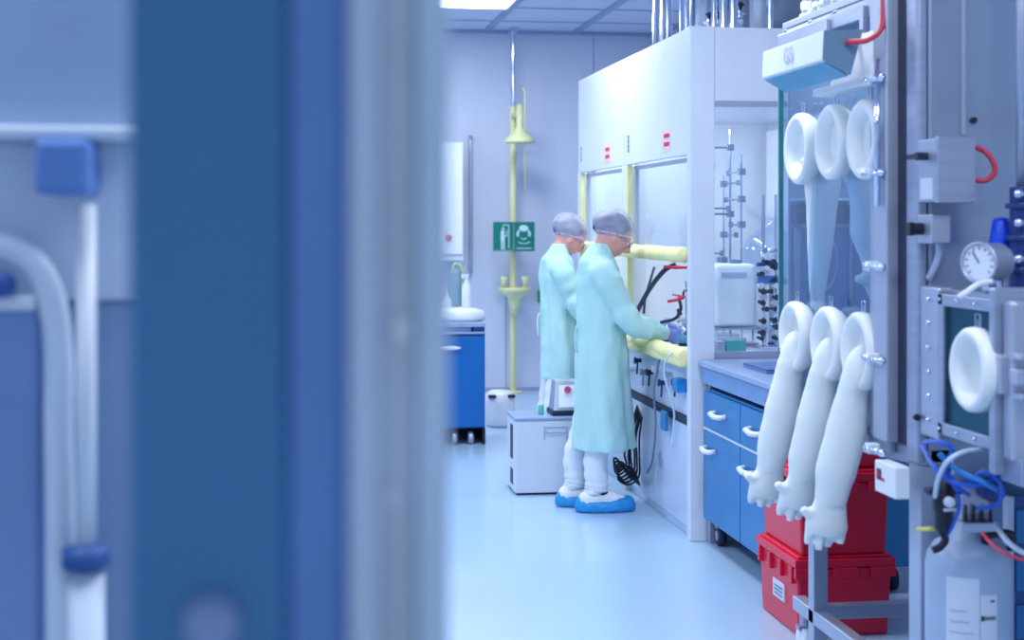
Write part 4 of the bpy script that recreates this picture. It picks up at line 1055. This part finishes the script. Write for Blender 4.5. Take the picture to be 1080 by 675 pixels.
D = 4.15
def hp(*pts): return [P(x, y, d) for x, y, d in pts]
bh = 'blue hoses under the antechamber'
hose('blue_hose', hp((972, 470, 4.2), (985, 492, 4.05), (1003, 508, 4.0), (1030, 512, 4.0), (1050, 505, 4.05), (1062, 498, 4.2)), .0062, M_hose, 'upper blue hose sagging from the post to the right', 'hose', bh)
hose('blue_hose', hp((974, 466, 4.15), (990, 466, 4.0), (1004, 474, 3.98), (998, 492, 4.0), (1005, 510, 4.05), (1022, 522, 4.1)), .0062, M_hose, 'blue hose looping at the left below the antechamber corner', 'hose', bh)
hose('blue_hose', hp((1003, 500, 4.1), (1012, 530, 4.08), (1006, 552, 4.1), (998, 566, 4.15)), .0045, M_hose, 'thin blue hose crossing in front of the manifold', 'hose', bh)
hose('blue_hose', hp((1022, 506, 4.05), (1040, 498, 4.0), (1056, 512, 4.0), (1052, 532, 4.05), (1030, 536, 4.1)), .0062, M_hose, 'blue hose loop around the manifold on the right', 'hose', bh)
hose('blue_hose', hp((990, 478, 4.02), (1010, 496, 4.0), (1036, 508, 4.0), (1058, 520, 4.05)), .0075, mat('light_blue_hose', (60, 140, 220), .3), 'lighter blue hose in the middle of the tangle', 'hose', bh)
hose('milky_hose', hp((1042, 474, 4.1), (1018, 476, 3.98), (1000, 486, 3.96), (990, 504, 4.0), (986, 524, 4.1)), .0062, M_clearh, 'milky white hose arching down to the black regulator', 'hose')
hose('yellow_tube', hp((968, 558, 4.28), (980, 558, 4.2), (992, 558, 4.2)), .006, M_yhose, 'short yellow tube across the post by the black regulator', 'tube')
hose('red_tube', hp((1036, 562, 4.05), (1046, 574, 3.98), (1060, 584, 3.95), (1085, 592, 3.95)), .0042, M_redc, 'thin red tube passing over the shoulder of the white gas bottle', 'tube')
hose('grey_tube', hp((1050, 553, 4.15), (1060, 568, 4.05), (1074, 580, 4.0), (1095, 590, 4.0)), .0075, M_clearh, 'pale grey tube right of the red tube', 'tube')
# further steel leg and plate at right
q = P(1066, 560, 4.45)
t = thing('equipment_rack', 'dark blue grey equipment rack under the antechamber at the right edge', 'rack', (q.x, q.y, 0))
a = MB(); a.box(q.x, q.x + .45, q.y, q.y + .5, .0, .80); build('body', a, mat('deep_blue_grey', (44, 84, 140), .4, .2), t, bev=.006)
a = MB()
for k in range(5): a.box(q.x + .012, q.x + .43, q.y - .01, q.y - .001, .10 + .14 * k, .20 + .14 * k)
build('drawer_fronts', a, M_blue, t, bev=.004)
a = MB(); a.box(q.x - .015, q.x + .0, q.y - .02, q.y + .02, .0, .80); build('upright', a, M_steel2, t)

# ================================================================ PEOPLE
def hand_mb(w_, d, u, v, s=1.0, fat=1.0, side=1, curl=1.0):
    """hand starting at wrist w_, pointing along d, u = across the palm, v = back of the hand"""
    a = MB(); W = Vector(w_)
    a.tube([W - d * .03, W, W + d * .035, W + d * .075, W + d * .09], [.027 * fat, .027 * fat, .037 * fat, .041 * fat, .034 * fat], 16, squash=.55)
    for j, (o, L) in enumerate(((-.028, .070), (-.0095, .080), (.0095, .075), (.027, .058))):
        b = W + d * .082 + u * o * s
        f = .0088 * fat
        c = curl * (1 + .12 * j)
        p1 = b + d * L * .42 * 1.0 - v * .010 * c
        p2 = p1 + (d * .8 - v * .55 * c).normalized() * L * .34
        p3 = p2 + (d * .45 - v * .85 * c).normalized() * L * .28
        a.tube([b - d * .02, b, p1, p2, p3], [f * 1.15, f * 1.15, f * 1.05, f * .98, f * .8], 10)
    b = W + d * .02 - u * .03 * side
    a.tube([b + u * .012 * side, b - u * .018 * side + d * .022 - v * .008, b - u * .026 * side + d * .05 - v * .02, b - u * .02 * side + d * .072 - v * .03], [.016 * fat, .014 * fat, .011 * fat, .009 * fat], 10)
    return a

def person(name, label, loc, S=1.0, hem=.36, arm_near=None, arm_far=None, bow=.45, lean=.0, wide=1.0, feet=None, rz=0, seed=1, gx=0.0):
    t = thing(name, label, 'person', (0, 0, 0))
    N = lambda p: noise.noise(Vector((p.x * 9 + seed * 7, p.y * 9, p.z * 3)))
    # ---- head
    hr = Matrix.Rotation(bow, 3, 'Y')
    hc = Vector((.062, 0, 1.522))
    def headfn(u, p):
        q = p.copy()
        if u.x > 0:
            q.x *= 1 - .18 * abs(u.y) * 0 + (.03 if -.25 < u.z < .1 else 0)
            if u.z < -.35: q.x *= 1.04; q.y *= 1 - .35 * (-u.z - .35)
            # brow, eye sockets, cheeks, lips
            q.x += .006 * math.exp(-((u.z - .16) / .08) ** 2) * math.exp(-(u.y / .6) ** 2)
            q.x -= .010 * math.exp(-((u.z - .02) / .09) ** 2) * (math.exp(-((abs(u.y) - .38) / .16) ** 2))
            q.x += .005 * math.exp(-((u.z + .58) / .08) ** 2) * math.exp(-(u.y / .25) ** 2)
            q.x += .008 * math.exp(-((u.z + .86) / .12) ** 2) * math.exp(-(u.y / .35) ** 2)
        else:
            q.x *= 1.06 if u.z > -.3 else 1.06 - .5 * (-u.z - .3)
        return q
    H = MB(); H.sphere((0, 0, 0), (.092, .074, .118), 40, 28, headfn)
    H.tube([(.085, 0, .015), (.102, 0, -.012), (.112, 0, -.032), (.09, 0, -.045)], [.010, .011, .014, .010], 12)   # nose
    for s in (-1, 1):
        H.sphere((-.008, s * .074, -.012), (.020, .009, .032), 14, 10)
    for v in H.bm.verts: v.co = hc + hr @ v.co
    # ---- torso, neck, legs, arms: one fused body
    B = H
    nk = hc + hr @ Vector((-.03, 0, -.07))
    B.tube([(-.035, 0, 1.33), (-.025, 0, 1.40), nk, nk + Vector((.01, 0, .03))], [.065, .056, .053, .05], 18)
    B.loft([(-.015, 0, .84, .085, .13), (-.015, 0, .92, .095, .15), (-.01, 0, 1.02, .085, .135), (-.005, 0, 1.15, .088, .14), (-.01, 0, 1.28, .085, .155), (-.025, 0, 1.36, .065, .13), (-.035, 0, 1.395, .05, .08)], 24)
    feet = feet or [(-.05, -.09), (-.13, .09)]
    for (fx, fy) in feet:
        B.tube([(-.02, fy * .95, .90), (-.02 + fx * .2, fy, .72), (fx * .6, fy, .49), (fx, fy, .30), (fx - .01, fy, .10)], [.085, .075, .055, .05, .038], 18)
        B.tube([(fx - .04, fy, .05), (fx + .03, fy, .05), (fx + .12, fy, .035), (fx + .19, fy, .03)], [.035, .042, .036, .02], 14)
    arms = []
    for s, ar in ((-1, arm_near), (1, arm_far)):
        sh, el, wr = [Vector(p) for p in ar]
        B.tube([sh + Vector((0, -s * .04, .0)), sh, (sh + el) / 2, el, (el + wr) / 2, wr], [.05, .052, .044, .037, .034, .026], 14)
        d = (wr - el).normalized(); v = Vector((0, 0, 1)); v = (v - d * v.dot(d)).normalized(); u = d.cross(v) * 1.0
        B2 = hand_mb(wr, d, u, v, side=-s)
        me = bpy.data.meshes.new('tmp'); B2.bm.to_mesh(me); B.bm.from_mesh(me); arms.append((sh, el, wr, d, u, v, s))
    build('body', B, M_skin, t, remesh=.0055)
    # ---- gloves
    for (sh, el, wr, d, u, v, s) in arms:
        build('protective_glove', hand_mb(wr, d, u, v, fat=1.13, side=-s), M_nitrile, t, remesh=.004)
    # ---- gown
    G = MB()
    def fold(amp):
        def f(p, an, n_):
            k = (1.38 - p.z)
            return p + n_ * (amp * (.35 + k) * (math.sin(an * 5 + p.z * 3 + seed) * .5 + math.sin(an * 9 + p.z * 6 + seed * 2) * .3) + .016 * N(p) + .008 * noise.noise(Vector((p.x * 22, p.y * 22 + seed, p.z * 9))))
        return f
    rg = [(-.012, 0, 1.485, .052, .058), (-.02, 0, 1.46, .060, .066), (-.03, 0, 1.42, .078, .095), (-.034, 0, 1.385, .105, .155), (-.03, 0, 1.34, .118, .185), (-.028, 0, 1.27, .128, .20), (-.02, 0, 1.15, .125, .19), (-.012, 0, 1.0, .132, .19), (-.008, 0, .85, .145, .205), (-.006, 0, .7, .152, .215), (-.004, 0, .55, .16, .225), ]
    rg = [q_ for q_ in rg if q_[2] > hem + .05] + [(-.004, 0, hem, .142 + .08 * max(0, .7 - hem), .205 + .08 * max(0, .7 - hem))]
    dense = []
    for A_, B_ in zip(rg, rg[1:]):
        n = max(1, int(abs(A_[2] - B_[2]) / .02))
        for k in range(n): dense.append(tuple(A_[i] + (B_[i] - A_[i]) * k / n for i in range(5)))
    dense.append(rg[-1]); dense = [r_ for r_ in dense if r_[2] >= hem]
    dense = [(cx_ + gx * max(0, 1 - z_), cy_, z_, rx_ * wide, ry_) for cx_, cy_, z_, rx_, ry_ in dense]
    G.loft(dense, 72, fold(.018))
    for (sh, el, wr, d, u, v, s) in arms:
        pts = arc([sh + Vector((-.02, -s * .06, .02)), sh + Vector((0, s * .005, 0)), (sh + el) / 2 + Vector((-.005, 0, -.01)), el + Vector((-.01, 0, -.012)), (el + wr) / 2 + Vector((0, 0, -.012)), wr - d * .005], 8)
        base = [.066, .076, .070, .064, .054, .036]
        rs = []
        for i in range(5):
            for k in range(8): rs.append(base[i] + (base[i + 1] - base[i]) * k / 8)
        rs.append(base[-1])
        rs = [r_ * (1 + .05 * math.sin(i * 1.25 + seed) + .04 * math.sin(i * .7 + s)) for i, r_ in enumerate(rs)]
        G.tube(pts, rs, 24, squash=.92)
    build('gown', G, M_gown, t, remesh=.0075)
    # ties at the back
    T_ = MB(); T_.tube(arc([(-.155, -.04, 1.03), (-.17, -.05, .98), (-.165, -.06, .88)]), .005, 6); T_.tube(arc([(-.155, -.04, 1.03), (-.165, -.02, .97), (-.162, -.02, .9)]), .005, 6)
    build('waist_tie', T_, M_gown, t, smooth=True)
    # ---- trousers, shoes, covers
    T_ = MB()
    for (fx, fy) in feet:
        pp = arc([(-.02, fy * .95, .82), (-.02 + fx * .3, fy, .6), (fx * .7, fy, .42), (fx, fy, .28), (fx + .005, fy, .16), (fx, fy, .115)], 6)
        T_.tube(pp, [.072 - .0003 * i + .004 * math.sin(i * 1.9 + fy * 20) for i in range(len(pp))], 22)
    build('trousers', T_, M_trou, t, smooth=True)
    for (fx, fy) in feet:
        T_ = MB(); T_.tube(arc([(fx - .085, fy, .055), (fx - .04, fy, .07), (fx + .04, fy, .075), (fx + .13, fy, .05), (fx + .2, fy, .035)], 4), [.03, .04, .046, .05, .052, .055, .055, .054, .053, .052, .05, .047, .044, .041, .037, .032, .02], 18, squash=.9)
        T_.tube([(fx - .005, fy, .10), (fx - .01, fy, .13)], [.055, .06], 16)
        shoe = build('shoe', T_, M_shoe, t, smooth=True)
        T_ = MB()
        T_.loft([(fx + .055, fy, .0, .15, .046), (fx + .055, fy, .006, .17, .062), (fx + .055, fy, .025, .172, .066), (fx + .055, fy, .048, .16, .060), (fx + .05, fy, .06, .14, .052)], 40,
                lambda p, an, n_: p + n_ * .004 * math.sin(an * 17) + Vector((0, 0, (.030 * max(0, math.cos(an)) - .004 + .035 * max(0, -math.cos(an)) ** 2) * (p.z / .06))))
        build('shoe_cover', T_, M_cover, t, smooth=True)
    T_ = MB(); fx, fy = feet[0]; T_.tube([(fx + .02, fy - .05, .112), (fx + .06, fy - .02, .105), (fx + .075, fy, .1), (fx + .06, fy + .02, .105)], .012, 8); build('shoe_opening', T_, M_black, t, smooth=True)
    # ---- hair and net, eyes, glasses
    def wob(u, p): return p * (1 + .02 * noise.noise(u * 4 + Vector((seed, 0, 0))))
    T_ = MB(); T_.sphere((-.022, 0, .038), (.098, .080, .093), 28, 18, wob); T_.sphere((-.105, 0, .02), (.04, .045, .045), 16, 10)
    for v in T_.bm.verts: v.co = hc + hr @ v.co
    hair = build('hair', T_, M_hair, t, smooth=True)
    def wob2(u, p):
        k = 1 + .05 * noise.noise(u * 5 + Vector((seed * 3, 1, 0))) + .03 * noise.noise(u * 11)
        if u.z < -.2: k *= 1 - .12 * (-u.z - .2)
        return p * k
    T_ = MB(); T_.sphere((-.034, 0, .05), (.128, .100, .103), 48, 30, wob2)
    for v in T_.bm.verts: v.co = hc + hr @ v.co
    build('hair_net', T_, M_net, t, smooth=True)
    T_ = MB(); n = 40; rr = []
    for k in range(n + 1):
        an = 2 * PI * k / n; rr.append(hc + hr @ Vector((-.008 + .101 * math.cos(an), .085 * math.sin(an), .012 + .03 * math.cos(an) )))
    T_.tube(rr, .005, 6, cap=False); build('net_elastic', T_, mat('pink_elastic', (226, 180, 205), .6), t, smooth=True)
    for s in (-1, 1):
        T_ = MB(); T_.sphere(hc + hr @ Vector((.079, s * .030, .002)), .0115, 12, 8); e = build('eye', T_, mat('eye_white', (225, 225, 235), .3), t, smooth=True)
        T_ = MB(); T_.sphere(hc + hr @ Vector((.087, s * .030, .001)), .0055, 10, 6); build('iris', T_, M_dark, e, smooth=True)
    T_ = MB()
    for s in (-1, 1):
        T_.tube([hc + hr @ Vector((.101 + .0, s * (.032 + .020 * math.cos(2 * PI * k / 16)), .0 + .015 * math.sin(2 * PI * k / 16))) for k in range(17)], .002, 6, cap=False)
        T_.tube([hc + hr @ Vector(p) for p in ((.101, s * .052, .004), (.08, s * .074, .006), (.0, s * .081, .006))], .0022, 6)
    T_.tube([hc + hr @ Vector(p) for p in ((.101, -.012, .004), (.104, 0, .007), (.101, .012, .004))], .002, 6)
    build('spectacles', T_, M_grey, t, smooth=True)
    t.location = loc; t.rotation_euler = (0, 0, rz); t.scale = (S, S, S)
    return t

person('person', 'person in long mint gown and hair net reaching into the near fume hood', (1.745, 8.33, 0), 1.0, .345,
       arm_near=[(-.03, -.185, 1.31), (.13, -.215, 1.055), (.335, -.15, .985)],
       arm_far=[(-.01, .18, 1.31), (.13, .21, 1.07), (.36, .12, 1.0)], bow=.5, feet=[(-.06, -.085), (-.14, .10)], seed=1)
person('person', 'person in mint gown and hair net at the far hood behind the near worker', (1.765, 9.75, 0), .985, .60, wide=.9,
       arm_near=[(-.03, -.185, 1.31), (.10, -.22, 1.06), (.32, -.14, 1.0)],
       arm_far=[(-.01, .18, 1.31), (.12, .21, 1.07), (.34, .12, 1.02)], bow=.55, feet=[(-.09, -.085), (-.10, .10)], seed=2)

# ================================================================ FOREGROUND DOOR EDGE (close to the lens)
t = thing('equipment_door', 'out of focus dark teal door panel with pale metal edge filling the left foreground', 'door', (0, 1.05, 0))
def X1(px, Y): return PY(Y, px, 300).x
Y1 = 1.05
a = MB(); a.box(X1(134, Y1), X1(304, Y1), Y1, Y1 + .05, .02, 2.6); build('door_panel', a, M_fg, t, bev=.012, seg=4)
a = MB(); a.box(X1(304, Y1), X1(367, Y1), Y1 + .01, Y1 + .05, .02, 2.6); build('blue_seal', a, M_fg2, t, bev=.004)
a = MB(); a.box(X1(367, Y1), X1(400, Y1), Y1 - .01, Y1 + .06, .0, 2.6); build('edge_profile', a, M_alu, t, bev=.006)
a = MB(); a.box(X1(400, Y1), X1(441, Y1), Y1 + .01, Y1 + .05, .0, 2.6); build('grey_gasket', a, M_alu2, t, bev=.003)
a = MB(); a.box(X1(441, Y1), X1(473, Y1), Y1 - .005, Y1 + .02, .0, 2.6); build('outer_rim', a, M_fgl, t, bev=.002)
q = PY(Y1 - .02, 222, 662)
a = MB(); a.lathe([(.001, -.02), (.016, -.019), (.019, -.012), (.019, .0), (.012, .02)], (q.x, Y1 - .0, q.z), 'y', 24); build('round_knob', a, mat('pale_knob', (150, 165, 205), .5), t, smooth=True)
q = PY(Y1, 424, 347)
a = MB(); a.box(q.x - .007, q.x + .007, Y1 + .0, Y1 + .012, q.z - .009, q.z + .009); build('latch_plate', a, M_white2, t, bev=.002)
q = PY(Y1, 412, 525)
a = MB(); a.cyl((q.x, Y1 + .012, q.z), (q.x, Y1 + .002, q.z), .006, 16); build('screw', a, M_white2, t, bev=.001)

# machine seen left of the door edge -------------------------------------
t = thing('sampling_machine', 'blurred pale blue machine with a dark blue box and upright tube at the left', 'machine', (-.9, 2.9, 0))
Y2 = 2.25
def q2(px, py, Y=Y2): return PY(Y, px, py)
xr_ = q2(150, 300).x
a = MB(); a.box(-1.6, xr_, Y2, Y2 + .7, q2(60, 137).z, 2.6); build('upper_housing', a, M_mach2, t, bev=.01)
a = MB(); a.box(-1.6, xr_, Y2 - .04, Y2 + .7, q2(60, 148).z, q2(60, 134).z); build('ledge', a, M_white, t, bev=.006)
a = MB(); a.box(-1.6, xr_, Y2 + .06, Y2 + .7, q2(60, 320).z, q2(60, 148).z); build('middle_panel', a, M_mach, t, bev=.006)
a = MB(); a.box(-1.6, q2(42, 400).x, Y2 + .0, Y2 + .7, .05, q2(60, 322).z); build('lower_door', a, M_mach3, t, bev=.01)
a = MB(); a.box(q2(42, 400).x, xr_, Y2 + .08, Y2 + .7, .05, q2(60, 322).z); build('side_recess', a, M_mach2, t, bev=.006)
a = MB(); a.box(q2(45, 200).x, q2(102, 200).x, Y2 - .08, Y2 + .06, q2(60, 205, Y2 - .08).z, q2(60, 146, Y2 - .08).z); build('blue_box', a, mat('box_blue', (100, 140, 206), .5), t, bev=.01)
a = MB(); xx = q2(94, 300).x; a.cyl((xx, Y2 - .03, q2(94, 582).z), (xx, Y2 - .03, q2(94, 216).z), .014, 16); build('upright_tube', a, M_white2, t, smooth=True)
a = MB(); zk = q2(94, 583).z; a.lathe([(.014, -.02), (.034, -.012), (.034, .012), (.014, .02)], (xx, Y2 - .03, zk), n=20); build('tube_foot', a, mat('foot_blue', (50, 92, 160), .5), t, smooth=True)
a = MB(); a.cyl((xx, Y2 - .03, .05), (xx, Y2 - .03, zk - .02), .026, 16); build('lower_column', a, M_mach, t, smooth=True)
a = MB(); a.tube(arc([q2(-20, 258), q2(10, 262), q2(38, 282), q2(55, 320), q2(62, 380), q2(62, 450), q2(64, 560), q2(64, 760)], 8), .021, 16)
build('curved_pipe', a, mat('pipe_pale', (220, 228, 244), .45), t, smooth=True)
q = q2(4, 300); a = MB(); a.sphere((q.x, Y2 - .02, q.z), (.022, .022, .02), 14, 10); build('dark_knob', a, mat('knob_blue', (50, 86, 160), .5), t, smooth=True)
q = q2(0, 312); a = MB(); a.box(-1.0, q2(40, 312).x, Y2 - .03, Y2, q.z - .02, q.z); build('shelf_lip', a, M_white, t, bev=.004)
a = MB(); a.box(-1.55, xr_ - .02, Y2 + .05, Y2 + .65, 0, .05); build('base', a, M_dsteel, t)
